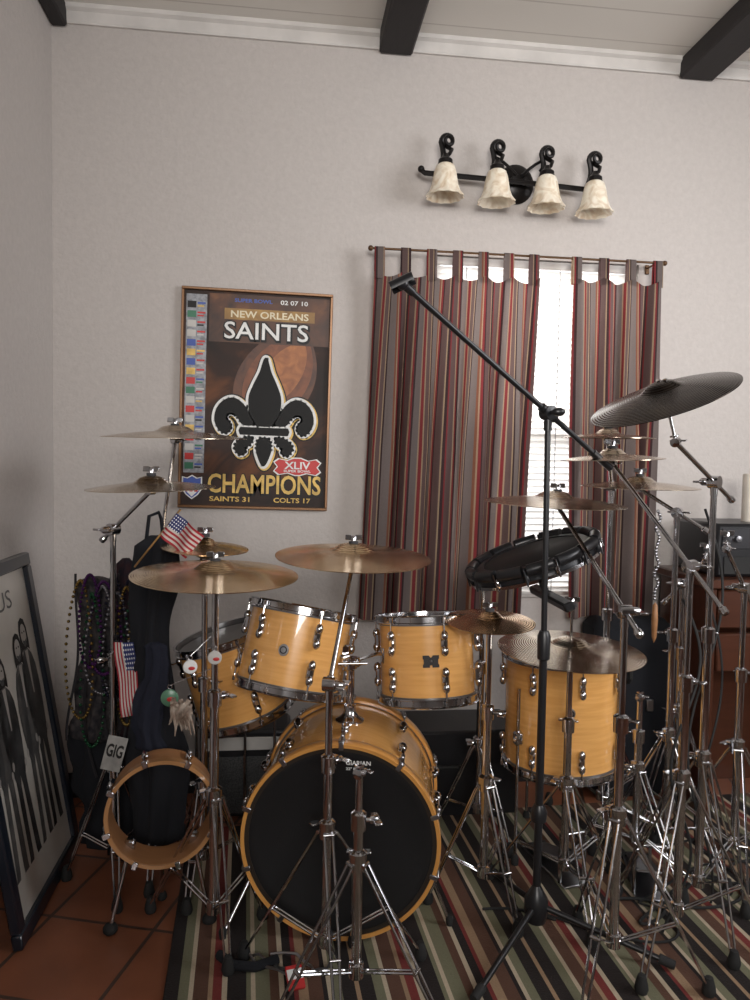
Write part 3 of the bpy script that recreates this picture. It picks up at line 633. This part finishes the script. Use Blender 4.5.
def stand(label,base,h,a0=0,R=.27,collar=.44,tip=None,back=.0,name='cymbal_stand',cat='stand',topd=None,rise=.055,angs=None,floorz=.012,radii=None,low=.10,group=None):
    x,y=base; r=thing(name,label,cat,(x,y,0),group=group)
    zmid=collar+(h-collar)*.45
    part('column',MB().tube((x,y,low),(x,y,zmid),.0125,seg=14).tube((x,y,zmid-.02),(x,y,h),.0095,seg=14),CHROME,r,True)
    c=MB().lathe([(.012,-.024),(.019,-.022),(.020,.020),(.012,.026)],16,Matrix.Translation((x,y,zmid))); a=a0+.7
    d=Vector((math.cos(a),math.sin(a),0)); c.tube(Vector((x,y,zmid)),Vector((x,y,zmid))+d*.03,.006); wing(c,Vector((x,y,zmid))+d*.028,d,1.4)
    part('height_clamp',c,CHROME,r,True)
    c=MB().lathe([(.012,-.03),(.022,-.025),(.023,.018),(.013,.026)],16,Matrix.Translation((x,y,collar))); d=Vector((math.cos(a0+2),math.sin(a0+2),0)); wing(c,Vector((x,y,collar))+d*.02,d,1.4)
    part('leg_collar',c,CHROME,r,True)
    part('leg_collar',MB().lathe([(.012,-.02),(.019,-.018),(.019,.016),(.012,.02)],16,Matrix.Translation((x,y,low+.02))),CHROME,r,True)
    aa=angs or [a0+2*PI*k/3 for k in range(3)]
    for k,a in enumerate(aa):
        d=Vector((math.cos(a),math.sin(a),0)); tn=Vector((-d.y,d.x,0)); Rk=radii[k] if radii else R
        top=Vector((x,y,collar-.01))+d*.022; ft_=Vector((x,y,floorz+.018))+d*Rk; kn=top.lerp(ft_,.62)
        lg=MB()
        for s in(-1,1):
            w1=tn*s*.011
            lg.path([top+w1,top.lerp(ft_,.55)+w1,ft_+w1*.6],.0036,seg=6)
            lg.path([Vector((x,y,low+.02))+d*.018+w1*.6,kn+w1*.6],.003,seg=6)
        lg.tube(kn-tn*.013,kn+tn*.013,.005); lg.tube(top-tn*.014,top+tn*.014,.005)
        lo=part('leg',lg,CHROME,r,True)
        part('rubber_foot',MB().lathe([(1e-4,0),(.015,0),(.018,.010),(.016,.024),(.010,.046),(1e-4,.048)],12,Matrix.Translation((ft_.x,ft_.y,floorz))),RUBBER,lo,True)
    T=Vector((x,y,h)); end=T
    if tip:
        tip=Vector(tip); d=(tip-T).normalized(); sd=d.cross(Vector((0,0,1))).normalized()
        c=MB().lathe([(1e-4,-.018),(.019,-.016),(.019,.016),(1e-4,.018)],16,axm(T,sd)); c.tube(T-Vector((0,0,.04)),T,.011); wing(c,T+sd*.016,sd,1.7)
        part('boom_tilter',c,CHROME,r,True)
        part('boom_arm',MB().tube(T-d*back,tip,.0068,seg=12).lathe([(.007,0),(.011,.004),(.011,.02),(.007,.024)],10,axm(T-d*back,d)),CHROME,r,True)
        end=tip
    td=Vector(topd or (0,0,1)).normalized()
    c=MB(); sd=td.orthogonal().normalized()
    c.lathe([(1e-4,-.012),(.013,-.010),(.013,.010),(1e-4,.012)],14,axm(end,sd)); c.tube(end,end+td*rise,.0045); wing(c,end+sd*.012,sd,1)
    c.lathe([(.004,0),(.012,.002),(.012,.005),(.004,.006)],14,axm(end+td*.014,td))
    part('cymbal_tilter',c,CHROME,r,True)
    if rise>.03:
        part('felt_washer',MB().lathe([(.005,0),(.014,0),(.014,.010),(.005,.010)],14,axm(end+td*(rise-.012),td),closed=True),FELT,r,True)
        wn=MB(); wing(wn,end+td*(rise-.003),td,1.1); part('wing_nut',wn,CHROME,r,True)
    return r
CH='chrome double-braced tripod cymbal stand'
stand(CH+' holding a wide crash cymbal',(-.182,2.09),1.05,angs=[-1.2,2.45,.65],radii=[.14,.26,.17]); cymbal('wide bronze crash cymbal above a low open drum shell',(-.182,2.09,1.08),.455,CYM,(.02,-.05,1))
stand(CH+' with boom above the bass drum',(.125,1.915),.80,collar=.42,angs=[2.70,.20,-1.5],radii=[.24,.27,.26],tip=(.202,2.13,1.095))
cymbal('bronze ride cymbal above the bass drum',(.202,2.13,1.125),.445,CYM,(.02,-.06,1))
stand('short chrome tripod stand with nothing on it',(.193,1.79),.615,collar=.40,a0=-.6,R=.25,rise=.02)
stand(CH+' with short boom near black cloth',(-.53,2.44),1.15,collar=.40,a0=2.9,R=.16,tip=(-.395,2.33,1.278),back=.07,floorz=0)
cymbal('thin bronze cymbal beside the poster, slightly tilted',(-.395,2.33,1.305),.38,CYMG,(-.03,-.03,1))
stand(CH+' behind a hanging black bag',(-.40,2.53),1.08,collar=.36,a0=.5,R=.17,tip=(-.349,2.50,1.435),floorz=0)
cymbal('highest bronze cymbal in the corner stack',(-.349,2.50,1.465),.46,CYMG,(.0,-.03,1))
stand('chrome tripod hi-hat stand with small cymbals',(-.24,2.385),1.065,collar=.34,a0=.3,R=.15,rise=.08)
cymbal('small bronze cymbal, upper of a pair',(-.24,2.385,1.112),.27,CYM,(.05,-.05,1)); cymbal('small bronze cymbal, lower of a pair',(-.241,2.386,1.083),.27,CYM,(.05,-.05,1),inv=True)
tE=(-.43,-.16,1)
stand(CH+' with boom carrying a large dark cymbal',(1.27,2.09),1.334,collar=.50,a0=.4,R=.24,tip=(1.07,1.955,1.445),back=.14,topd=(-.30,-.03,1),rise=.16)
cymbal('large dark cymbal, steeply tilted',(1.018,1.95,1.590),.40,CYMD,tE,rise=.14)
stand(CH+' with long boom',(1.13,1.96),1.10,collar=.50,a0=-.3,R=.26,tip=(1.0,2.2,1.385),back=.16)
cymbal('small bronze splash cymbal on a boom',(1.0,2.2,1.413),.31,CYMG,(-.04,-.02,1))
stand(CH+' with boom reaching over the floor tom',(.885,1.84),1.0,collar=.46,angs=[-2.35,-.35,1.55],radii=[.2,.24,.25],tip=(.879,2.33,1.245),back=.10)
cymbal('bronze crash cymbal over the floor tom',(.870,2.33,1.275),.45,CYMG,(.02,-.03,1))
stand('chrome tripod hi-hat stand beside the floor tom',(.895,2.22),.79,collar=.38,a0=.5,R=.24,rise=.16)
cymbal('wide bronze cymbal floating over the floor tom',(.895,2.22,.823),.45,CYMG,(.02,-.05,1))
stand(CH+' with a small splash cymbal',(.628,2.20),.885,collar=.40,a0=-1.2,R=.17); cymbal('small coppery splash cymbal beside a rack tom',(.628,2.20,.913),.275,CYMC,(.0,-.07,1))
stand(CH+' standing near the curtain',(1.22,2.68),1.30,collar=.42,a0=.2,R=.22,tip=(1.163,2.60,1.465)); cymbal('thin upper cymbal near the curtain',(1.163,2.60,1.493),.33,CYMG,(0,-.02,1))
stand(CH+' with short boom',(1.34,2.42),1.22,collar=.45,a0=.9,R=.25,tip=(1.241,2.50,1.297),back=.12); cymbal('thin lower cymbal near the curtain',(1.241,2.50,1.324),.40,CYMG,(0,-.02,1))
stand('chrome tripod stand holding a black practice pad',(.72,2.62),.98,collar=.36,a0=1.0,R=.17,tip=(.79,2.36,1.015),rise=.02)
stand(CH+' without a cymbal',(1.52,2.30),.98,collar=.45,a0=.1,R=.26,tip=(1.40,2.22,1.12),back=.2,rise=.04)
stand(CH+' folded narrow near the desk',(1.46,2.58),.95,collar=.48,a0=1.3,R=.18,tip=(1.50,2.50,1.05),back=.12,rise=.04)
stand('low chrome tripod stand beside the floor tom',(1.20,2.36),.60,collar=.36,a0=.8,R=.22,rise=.02)

# practice pad
d=Vector((-.36,-.0,1)).normalized(); Mpad=Matrix.Translation((.805,2.31,1.055))@d.to_track_quat('Z','Y').to_matrix().to_4x4()
pd=thing('drum_pad','round black drum pad with segmented rim, tilted','drum pad',m=Mpad); RP=.212
part('pad_body',MB().lathe([(1e-4,-.006),(RP-.05,-.006),(RP-.012,.004),(RP-.012,.036),(1e-4,.036)],48),BLK,pd)
part('pad_surface',MB().lathe([(1e-4,.040),(RP-.055,.040),(RP-.050,.036)],48),mat('pad_rubber',(.008,.008,.009),.6),pd)
for k in range(14):
    a0_,a1_=2*PI*k/14+.04,2*PI*(k+1)/14-.04; pts=[((RP-.008)*math.cos(a0_+(a1_-a0_)*j/6),(RP-.008)*math.sin(a0_+(a1_-a0_)*j/6),.040) for j in range(7)]
    part('rim_segment',MB().path(pts,.018,seg=10),BLK,pd)
part('rim',MB().lathe([(RP-.052,.036),(RP-.034,.036),(RP-.034,.043),(RP-.052,.043)],48,closed=True),BLK,pd)
part('rim',MB().lathe([(RP-.010,-.002),(RP+.002,-.002),(RP+.002,.008),(RP-.010,.008)],48,closed=True),CHROME,pd)
for k in range(14):
    M_=Matrix.Rotation(2*PI*k/14,4,'Z'); part('lug',MB().box((RP-.001,0,.018),(.014,.014,.030),M_,bev=.004).tube(M_@Vector((RP+.007,0,-.004)),M_@Vector((RP+.007,0,.050)),.003),CHROME if k%3==0 else BLK,pd)
part('mount_bar',MB().box((.055,0,-.10),(.32,.035,.028),bev=.006).tube((.02,0,-.10),(0,0,.0),.012),BLK,pd,label='black bar under the pad')

# mic stand
ms=thing('microphone_stand','tall black tripod boom microphone stand','microphone stand',(.742,2.04,0))
X,Yy=.742,2.04; PV=Vector((.735,2.04,1.522))
part('column',MB().tube((X,Yy,.06),(X,Yy,.86),.0115,seg=14).tube((X,Yy,.84),(PV.x,PV.y,PV.z-.02),.0085,seg=14),BLK,ms,True)
part('height_clamp',MB().lathe([(.012,-.04),(.018,-.035),(.019,.03),(.013,.045)],16,Matrix.Translation((X,Yy,.86))),BLK,ms,True)
part('leg_clamp',MB().lathe([(.012,-.02),(.022,-.018),(.024,.01),(.014,.03)],16,Matrix.Translation((X,Yy,.37))),BLK,ms,True)
part('hub',MB().lathe([(.012,-.05),(.028,-.045),(.034,-.02),(.034,.02),(.02,.045),(.012,.06)],20,Matrix.Translation((X,Yy,.10))),BLK,ms,True)
for fx,fy in((.50,1.79),(1.06,1.86),(.70,2.36)):
    f_=Vector((fx,fy,.028)); l=part('leg',MB().tube((X,Yy,.105),f_,.009,.008),BLK,ms,True)
    dv=(f_-Vector((X,Yy,.105))).normalized()
    part('rubber_foot',MB().tube(f_-dv*.03,f_+dv*.012,.0135,.012,seg=12),RUBBER,l,True)
CL=Vector((.312,1.85,1.795)); dv=(PV-CL).normalized(); E_=PV+dv*.30
part('boom_arm',MB().tube(CL,E_,.0078,seg=12).tube(E_-dv*.09,E_,.011,seg=12),BLK,ms,True)
c=MB().lathe([(1e-4,-.02),(.02,-.018),(.02,.018),(1e-4,.02)],18,axm(PV,(.3,-1,0))); c.tube(PV-Vector((0,0,.05)),PV,.012); c.tube(PV-dv*.03,PV+dv*.03,.013); c.tube(PV,PV+Vector((.01,-.045,0)),.006); c.ball(PV+Vector((.012,-.05,0)),.012,sc=(1.6,1,1))
part('boom_pivot',c,BLK,ms,True)
c=MB(); c.tube(CL,CL-dv*.03,.011); cc=CL-dv*.035; ax_=Vector((.75,-.2,.35)).normalized()
M_=axm(cc-ax_*.03,ax_); vs=[];fs=[];S=14
for z in(0,.06):
    for i in range(S):
        a=-.7+ (PI*2-1.0)*i/(S-1)*.78
        for rr in(.014,.018): vs.append((rr*math.cos(a),rr*math.sin(a),z))
for i in range(S-1):
    a=2*i; b_=2*S+2*i
    fs+=[(a,a+2,b_+2,b_),(a+1,b_+1,b_+3,a+3),(a,a+1,a+3,a+2),(b_,b_+2,b_+3,b_+1)]
fs+=[(0,2*S,2*S+1,1),(2*S-2,2*S-1,4*S-1,4*S-2)]
c.add(vs,fs,M_); c.ball(cc,.016)
part('microphone_clip',c,BLK,ms,True)

# ------------------------------------------------------------ corner cloth etc.
def drape(cx,cy,z0,z1,w0,w1,dp,seed):
    vs=[];fs=[];S=44;Nz=34
    for j in range(Nz+1):
        v=j/Nz; z=z0+(z1-z0)*v; w=(w0+(w1-w0)*v)*(1+.14*math.sin(v*9+seed)+.06*math.sin(v*23+seed*3))
        if j==0 or j==Nz: w*=.35
        ox=.016*math.sin(v*6+seed*2)
        for i in range(S):
            a=2*PI*i/S; k=1+.24*math.sin(5*a+seed+v*2)+.12*math.sin(9*a+v*5)+.22*noise.noise(Vector((math.cos(a)*2,math.sin(a)*2,v*8+seed)))
            vs.append((cx+ox+w/2*k*math.cos(a),cy+dp/2*k*math.sin(a)*(.35 if j in(0,Nz) else 1),z))
    for j in range(Nz):
        for i in range(S): fs.append((j*S+i,j*S+(i+1)%S,(j+1)*S+(i+1)%S,(j+1)*S+i))
    fs.append(tuple(range(S))); fs.append(tuple(Nz*S+i for i in range(S)))
    return MB().add(vs,fs)
bg=thing('stick_bag','long black fabric bag hanging from a cymbal stand','bag',(-.40,2.45,1.2))
part('bag_body',drape(-.405,2.445,1.13,.12,.10,.15,.08,1.3),BLKCLOTH,bg,True,ang=80)
part('strap',MB().path([(-.43,2.44,1.10),(-.425,2.47,1.19),(-.40,2.50,1.20),(-.385,2.46,1.18),(-.375,2.44,1.10)],.006),BLKCLOTH,bg,True)
part('pocket',drape(-.40,2.395,.80,.45,.07,.08,.03,3.3),mat('dark_blue_cloth',(.008,.010,.022),.9),bg,True,ang=80)
PAT=mat('patterned_dark_cloth',(.008,.008,.013),.9,nscale=45,col2=(.065,.055,.055),bump=.6)
single('patterned_scarf','dark patterned scarf draped over a cymbal stand','scarf',drape(-.60,2.57,.98,.42,.09,.15,.06,2.2),PAT,world_origin=(-.60,2.57,.98),ang=80)
single('dark_scarf','dark wine-coloured scarf hanging beside a black bag','scarf',drape(-.505,2.58,1.04,.30,.06,.10,.05,5.2),mat('wine_cloth',(.030,.008,.012),.9,nscale=30,col2=(.010,.008,.016),bump=.5),world_origin=(-.505,2.58,1.04),ang=80)
single('black_jacket','black cloth hanging low on a stand','cloth',drape(-.56,2.62,.66,.03,.20,.24,.10,4.1),BLKCLOTH,world_origin=(-.56,2.62,.66),ang=80)
STR=mat('dark_strap',(.02,.018,.022),.8)
for k in range(6):
    x0=-.66+.045*k; z0=1.0-.05*(k%3); pts=[(x0+.035*math.sin(t_*5+k*1.7)*t_,2.50-.02*math.sin(t_*4+k),z0-t_*(.55+.08*(k%3))) for t_ in [j/16 for j in range(17)]]
    single('hanging_strap','thin dark strap dangling among beads and scarves','strap',MB().path(pts,.0045,seg=6),STR,group='straps hanging on the corner stand',world_origin=(x0,2.5,z0))
bc=[mat('purple_bead',(.07,.015,.10),.2,.5),mat('gold_bead',(.26,.17,.05),.2,.8),mat('silver_bead',(.30,.30,.33),.2,.8),mat('green_bead',(.015,.08,.035),.2,.5),mat('dark_bead',(.02,.02,.04),.2,.5)]
for k in range(12):
    cx=-.61+.019*k-.05*(k%2); L=.30+.05*((k*3)%5); wdt=.028+.006*(k%3); zt=1.0-.02*(k%4); b=MB()
    for j in range(56):
        a=2*PI*j/56; b.ball((cx+wdt*math.sin(a)*(1.2-.4*math.cos(a)),2.475+.012*math.sin(a*2+k),zt-L/2+L/2*math.cos(a)),.0055,seg=6,ring=5)
    single('bead_necklace',['purple','gold','silver','green','dark blue'][k%5]+' bead necklace hanging on a cymbal stand','necklace',b,bc[k%5],group='bead necklaces on the stand',world_origin=(cx,2.475,zt))
def flagmat():
    m,nt,b=newmat('flag_cloth'); b.inputs['Roughness'].default_value=.85
    tc=nt.nodes.new('ShaderNodeTexCoord'); sp=nt.nodes.new('ShaderNodeSeparateXYZ'); nt.links.new(tc.outputs['UV'],sp.inputs[0])
    def M2(op,a,b_=None):
        n=N(nt,'ShaderNodeMath',operation=op)
        for i,v in enumerate((a,b_)):
            if v is None: continue
            if isinstance(v,(int,float)): n.inputs[i].default_value=v
            else: nt.links.new(v,n.inputs[i])
        return n.outputs[0]
    st=M2('GREATER_THAN',M2('FRACT',M2('MULTIPLY',sp.outputs['Y'],6.5)),.5)
    mx=nt.nodes.new('ShaderNodeMix'); mx.data_type='RGBA'; mx.inputs[6].default_value=(.32,.02,.03,1); mx.inputs[7].default_value=(.50,.47,.44,1); nt.links.new(st,mx.inputs[0])
    can=M2('MULTIPLY',M2('LESS_THAN',sp.outputs['X'],.4),M2('GREATER_THAN',sp.outputs['Y'],.46))
    fx=M2('SUBTRACT',M2('FRACT',M2('MULTIPLY',sp.outputs['X'],15)),.5); fy=M2('SUBTRACT',M2('FRACT',M2('MULTIPLY',sp.outputs['Y'],9.3)),.5)
    star=M2('LESS_THAN',M2('ADD',M2('MULTIPLY',fx,fx),M2('MULTIPLY',fy,fy)),.06)
    m2=nt.nodes.new('ShaderNodeMix'); m2.data_type='RGBA'; m2.inputs[6].default_value=(.02,.03,.12,1); m2.inputs[7].default_value=(.7,.7,.7,1); nt.links.new(star,m2.inputs[0])
    m3=nt.nodes.new('ShaderNodeMix'); m3.data_type='RGBA'; nt.links.new(can,m3.inputs[0]); nt.links.new(mx.outputs[2],m3.inputs[6]); nt.links.new(m2.outputs[2],m3.inputs[7])
    nt.links.new(m3.outputs[2],b.inputs['Base Color']); return m
FLAG=flagmat()
def flag(label,o,u,v,w_,h_,stick=True,amp=.006):
    o=Vector(o);u=Vector(u).normalized();v=Vector(v).normalized();n_=u.cross(v)
    r=thing('small_flag',label,'flag',tuple(o)); vs=[];fs=[];uv=[]
    for j in range(13):
        for i in range(19):
            a=i/18;c_=j/12; vs.append(o+u*w_*a+v*h_*c_+n_*amp*math.sin(a*9+c_*2)); uv.append((a,c_))
    for j in range(12):
        for i in range(18): k=j*19+i; fs.append((k,k+1,k+20,k+19))
    ob=part('flag_cloth',MB().add(vs,fs),FLAG,r,True,ang=None); ob.data.shade_smooth(); ul=ob.data.uv_layers.new(name='UVMap')
    for l in ob.data.loops: ul.data[l.index].uv=uv[l.vertex_index]
    if stick: part('flag_pole',MB().tube(o-v*.12,o+v*(h_+.015),.003),BRASS,r,True)
flag('small stars and stripes flag on a thin stick beside cymbals',(-.365,2.30,1.145),(.72,-.1,-.62),(.60,0,.78),.105,.085,amp=.010)
flag('small stars and stripes flag hanging down by dark cloth',(-.520,2.40,.80),(.1,0,-1),(1,.1,0),.24,.060,stick=False,amp=.014)
sg=thing('paper_sign','small white paper sign with black letters on a stand','sign',m=WALLM(-.51,2.36,.46,.25)); part('card',MB().box((0,0,0),(.060,.11,.003),bev=.001),mat('worn_card',(.36,.35,.33),.6,nscale=20,namt=.4),sg); textpart('lettering','GIG',BLKINK,sg,0,.010,.050,.042,.003,bold=.03)
for lab,c,r_,mt in[('round white and red enamel badge hanging on a stand',(-.245,2.06,.812),.019,WHITEINK),('round silver badge hanging on the stand column',(-.180,2.065,.835),.019,SILVINK),('round red and green badge hanging on a stand',(-.305,2.10,.715),.024,mat('green_enamel',(.10,.22,.14),.3))]:
    r=thing('hanging_badge',lab,'badge',c,group='badges on the cymbal stand'); Mx=Matrix.Translation(c)@Matrix.Rotation(PI/2,4,'X')
    part('disc',MB().lathe([(1e-4,0),(r_,0),(r_,.004),(r_*.9,.006),(1e-4,.007)],24,Mx),mt,r,True)
    part('emblem',MB().ball((c[0]+.004,c[1]-.006,c[2]-.003),r_*.42,sc=(1.2,.25,.7)),REDINK,r,True)
    part('ring',MB().path([(c[0]+.006*math.sin(2*PI*k/12),c[1],c[2]+r_+.006-.006*math.cos(2*PI*k/12)) for k in range(13)],.0012).path([(c[0],c[1],c[2]+r_+.01),(-.19,2.085,c[2]+r_+.06)],.001),CHROME,r,True)
FE=mat('brown_feather',(.16,.10,.07),.9,nscale=30,col2=(.42,.35,.29))
b=MB()
for k in range(34):
    a=random.uniform(-1,1); L=random.uniform(.03,.065); p=Vector((-.275+random.uniform(-.025,.03),2.07+random.uniform(-.02,.02),.70+random.uniform(-.02,.02)))
    b.path([p,p+Vector((a*L*.5,random.uniform(-.01,.01),-L*.5)),p+Vector((a*L*.8,random.uniform(-.015,.015),-L))],lambda q_:.006*(1-q_)+.0015,seg=6)
single('feather_tuft','tuft of brown and white feathers tied on a stand','feathers',b,FE,world_origin=(-.27,2.07,.70))

hb=thing('hanging_chain','beaded silver chain hanging from a cymbal stand','chain',(1.27,2.42,1.2))
b=MB()
for k in range(28): b.ball((1.262+.006*math.sin(k*.9),2.40+.004*math.cos(k*1.3),1.225-k*.011),.0065,seg=8,ring=6)
part('chain',b,DCHROME,hb,True)
part('pendant',MB().lathe([(1e-4,-.14),(.008,-.12),(.011,-.06),(.008,-.01),(1e-4,0)],12,Matrix.Translation((1.262,2.40,.915))),MAPLE_IN,hb,True)

# ------------------------------------------------------------ desk, equipment, candle, cases, amp
dk=thing('wooden_desk','cherry wood desk against the wall','desk',(1.95,2.88,0))
part('desk_top',MB().box((1.97,2.87,.93),(.72,.42,.035),bev=.006),REDWOOD,dk,True)
part('side_panel',MB().box((1.645,2.87,.456),(.03,.38,.912),bev=.004),REDWOOD,dk,True)
part('side_panel',MB().box((2.30,2.87,.456),(.03,.38,.912),bev=.004),REDWOOD,dk,True)
part('back_panel',MB().box((1.97,3.05,.456),(.62,.015,.91)),REDWOOD,dk,True)
for z in(.83,.66):
    dr=part('drawer',MB().box((1.97,2.70,z),(.60,.03,.15),bev=.006),REDWOOD,dk,True)
    for kx in(1.85,2.09): part('knob',MB().ball((kx,2.675,z),.014),BRASS,dr,True)
pr=thing('audio_equipment','black audio unit standing on the wooden desk','audio equipment',(1.93,2.86,.948))
part('casing',MB().box((1.93,2.88,.948+.105),(.50,.30,.21),bev=.012),BLK,pr,True)
part('control_panel',MB().box((1.93,2.728,1.10),(.46,.006,.08),bev=.002),mat('grey_plastic',(.03,.03,.034),.3),pr,True)
for k in range(5): part('knob',MB().lathe([(1e-4,.0),(.014,0),(.012,.016),(1e-4,.017)],16,Matrix.Translation((1.76+k*.085,2.726,1.10))@Matrix.Rotation(PI/2,4,'X')),DCHROME,pr,True)
part('vent',MB().box((1.93,2.728,.995),(.44,.006,.07),bev=.002),RUBBER,pr,True)
cn=thing('candle','white pillar candle standing on the audio unit','candle',(1.90,2.88,1.158))
part('wax',MB().lathe([(1e-4,0),(.028,0),(.028,.19),(.024,.195),(.015,.188),(1e-4,.187)],28,Matrix.Translation((1.90,2.87,1.158))),WAX,cn,True)
part('wick',MB().path([(1.90,2.87,1.34),(1.90,2.87,1.355),(1.903,2.87,1.362)],.0015),BLKINK,cn,True)
cs=thing('equipment_case','low black equipment case with steel corners','case',(.62,2.92,0))
part('case_body',MB().box((.62,2.92,.17),(.62,.26,.34),bev=.01),BLK,cs,True)
for x_ in(.325,.915): part('corner',MB().box((x_,2.80,.325),(.05,.04,.05),bev=.008),DCHROME,cs,True)
part('handle',MB().path([(.55,2.79,.2),(.56,2.765,.21),(.68,2.765,.21),(.69,2.79,.2)],.008),RUBBER,cs,True)
ic=thing('dark_filler_case','tall black padded block added to darken the wall behind the stands','case',(1.44,2.98,0))  # invented black case, added to darken the pale wall behind the stands
part('case_body',MB().box((1.44,2.97,.375),(.34,.20,.75),bev=.04),BLKCLOTH,ic,True)
part('handle',MB().path([(1.40,2.86,.50),(1.40,2.84,.52),(1.40,2.84,.62),(1.40,2.86,.64)],.010),RUBBER,ic,True)
part('latch',MB().box((1.50,2.866,.40),(.03,.012,.05),bev=.003),DCHROME,ic,True)
am=thing('small_amplifier','small grey and black practice amplifier behind the drums','amplifier',(-.13,2.95,0))
part('cabinet',MB().box((-.13,2.96,.17),(.34,.20,.34),bev=.012),BLK,am,True)
part('grille',MB().box((-.13,2.857,.13),(.29,.006,.22),bev=.002),mat('grille_cloth',(.08,.08,.08),.9,nscale=200,col2=(.03,.03,.03)),am,True)
part('control_panel',MB().box((-.13,2.857,.29),(.29,.006,.05),bev=.002),SILVINK,am,True)
def pedal(label,x,y,rot,z0=.011):
    M_=Matrix.Translation((x,y,z0))@Matrix.Rotation(rot,4,'Z'); r=thing('drum_pedal',label,'pedal',m=M_)
    part('base_plate',MB().box((0,0,.004),(.09,.28,.008),bev=.002),DCHROME,r)
    part('footboard',MB().box((0,-.0,0),(.075,.25,.008),Matrix.Translation((0,0,.05))@Matrix.Rotation(.28,4,'X'),bev=.003),DCHROME,r)
    part('heel_hinge',MB().tube((-.04,-.12,.014),(.04,-.12,.014),.009),BLK,r)
    part('upright',MB().tube((-.045,.11,.008),(-.045,.11,.17),.006).tube((.045,.11,.008),(.045,.11,.17),.006).tube((-.045,.11,.165),(.045,.11,.165),.006),CHROME,r)
    part('chain',MB().tube((0,.115,.09),(0,.11,.165),.005),DCHROME,r)
pedal('steel hi-hat pedal on the striped rug',.93,2.40,PI+.2); pedal('steel bass drum pedal touching the bass drum hoop',.30,2.66,PI+.17,.0)
pedal('steel double pedal on the striped rug',1.20,2.30,PI-.3)
def cable(pts,lab,org,r=.004):
    single('cable',lab,'cable',MB().path(pts,r,seg=6),RUBBER,world_origin=org,group='cables on the rug')
T_=[k/99 for k in range(100)]
cable([(.62+.95*t_+.10*math.sin(t_*17),2.12+.25*math.sin(t_*9+1)*t_+.05*math.cos(t_*23),.016) for t_ in T_],'thin black cable winding over the striped rug',(.62,2.12,.012))
cable([(1.30+.5*t_+.07*math.sin(t_*21),2.62-.35*t_+.06*math.cos(t_*15),.016) for t_ in T_],'looping black cable on the rug near the desk',(1.3,2.62,.012))
cable([(1.05+.6*t_+.09*math.sin(t_*25),2.10+.18*t_+.08*math.cos(t_*19),.018) for t_ in T_],'coiled black cable between the chrome stands',(1.05,2.1,.012),.005)
cable([(1.5+.05*math.sin(t_*6),2.45+.05*math.cos(t_*5),.95-.93*t_) for t_ in T_[::3]],'black cable hanging down beside a stand',(1.5,2.45,.95))
cable([(1.28+.06*math.sin(t_*8),2.12+.03*math.cos(t_*5),1.25-1.23*t_) for t_ in T_[::3]],'black cable looping down a chrome stand',(1.28,2.1,1.25))
cable([(1.14+.05*math.sin(t_*10),1.98+.03*math.cos(t_*7),1.0-.98*t_) for t_ in T_[::3]],'thin black cable wound loosely round a stand',(1.14,1.98,1.0))
single('key_chain','coiled thin chain lying on the striped rug','chain',MB().path([(-.02+.10*math.sin(k*.35)+.003*k,1.97+.05*math.cos(k*.5),.016+.006*(k%3)) for k in range(24)],.004,seg=6),DCHROME,world_origin=(-.02,1.97,.012))
single('black_strap','folded black strap lying on the striped rug','strap',MB().path([(-.16,2.02,.024),(-.12,1.97,.026),(-.06,1.96,.024),(.0,1.985,.024)],.013),BLKCLOTH,world_origin=(-.12,1.97,.012))
pk=thing('paper_packet','small red and white packet lying on the rug','packet',m=Matrix.Translation((.045,1.90,.030))@Matrix.Rotation(.2,4,'Z')@Matrix.Rotation(.5,4,'X'))
part('packet_body',MB().box((0,0,0),(.045,.060,.010),bev=.002),REDINK,pk); part('packet_label',MB().box((0,.006,.0055),(.040,.026,.001)),WHITEINK,pk)

# ------------------------------------------------------------ lights, world, camera
def area(n,loc,tgt,sx,sy,pw,col,spread=180):
    l=bpy.data.lights.new(n,'AREA'); l.shape='RECTANGLE'; l.size=sx;l.size_y=sy;l.energy=pw;l.color=col; l.spread=math.radians(spread)
    o=bpy.data.objects.new(n,l); COL.objects.link(o); o.location=loc; o.rotation_euler=(Vector(tgt)-Vector(loc)).to_track_quat('-Z','Y').to_euler(); return o
area('fill_light_behind',(.3,-2.3,2.3),(1.6,3,2.0),1.8,1.2,36,(1,.965,.93),80)  # added fill lamp behind the camera; the front wall has no window
area('fill_light_side',(3.3,1.2,2.1),(1.2,2.8,1.5),2.2,1.6,42,(.97,.975,1),105)  # added fill lamp by the right wall, which has no opening
area('light_daylight_outside',(1.05,3.9,2.0),(1.05,2.2,1.3),1.3,1.6,115,(.98,.985,1))
wd=bpy.data.worlds.new('sky'); SC.world=wd; wd.use_nodes=True; wd.node_tree.nodes['Background'].inputs[0].default_value=(.93,.96,1,1); wd.node_tree.nodes['Background'].inputs[1].default_value=2.0
cam=bpy.data.objects.new("camera",bpy.data.cameras.new("camera")); COL.objects.link(cam)
cam.data.sensor_fit='VERTICAL'; cam.data.sensor_height=36; cam.data.lens=36*751/1000; cam.data.clip_start=.05
cam.matrix_world=Matrix.Translation((0,0,1.38))@Matrix.Rotation(math.radians(-7),4,'Z')@Matrix.Rotation(math.radians(87),4,'X')@Matrix.Rotation(math.radians(1),4,'Z')
SC.camera=cam
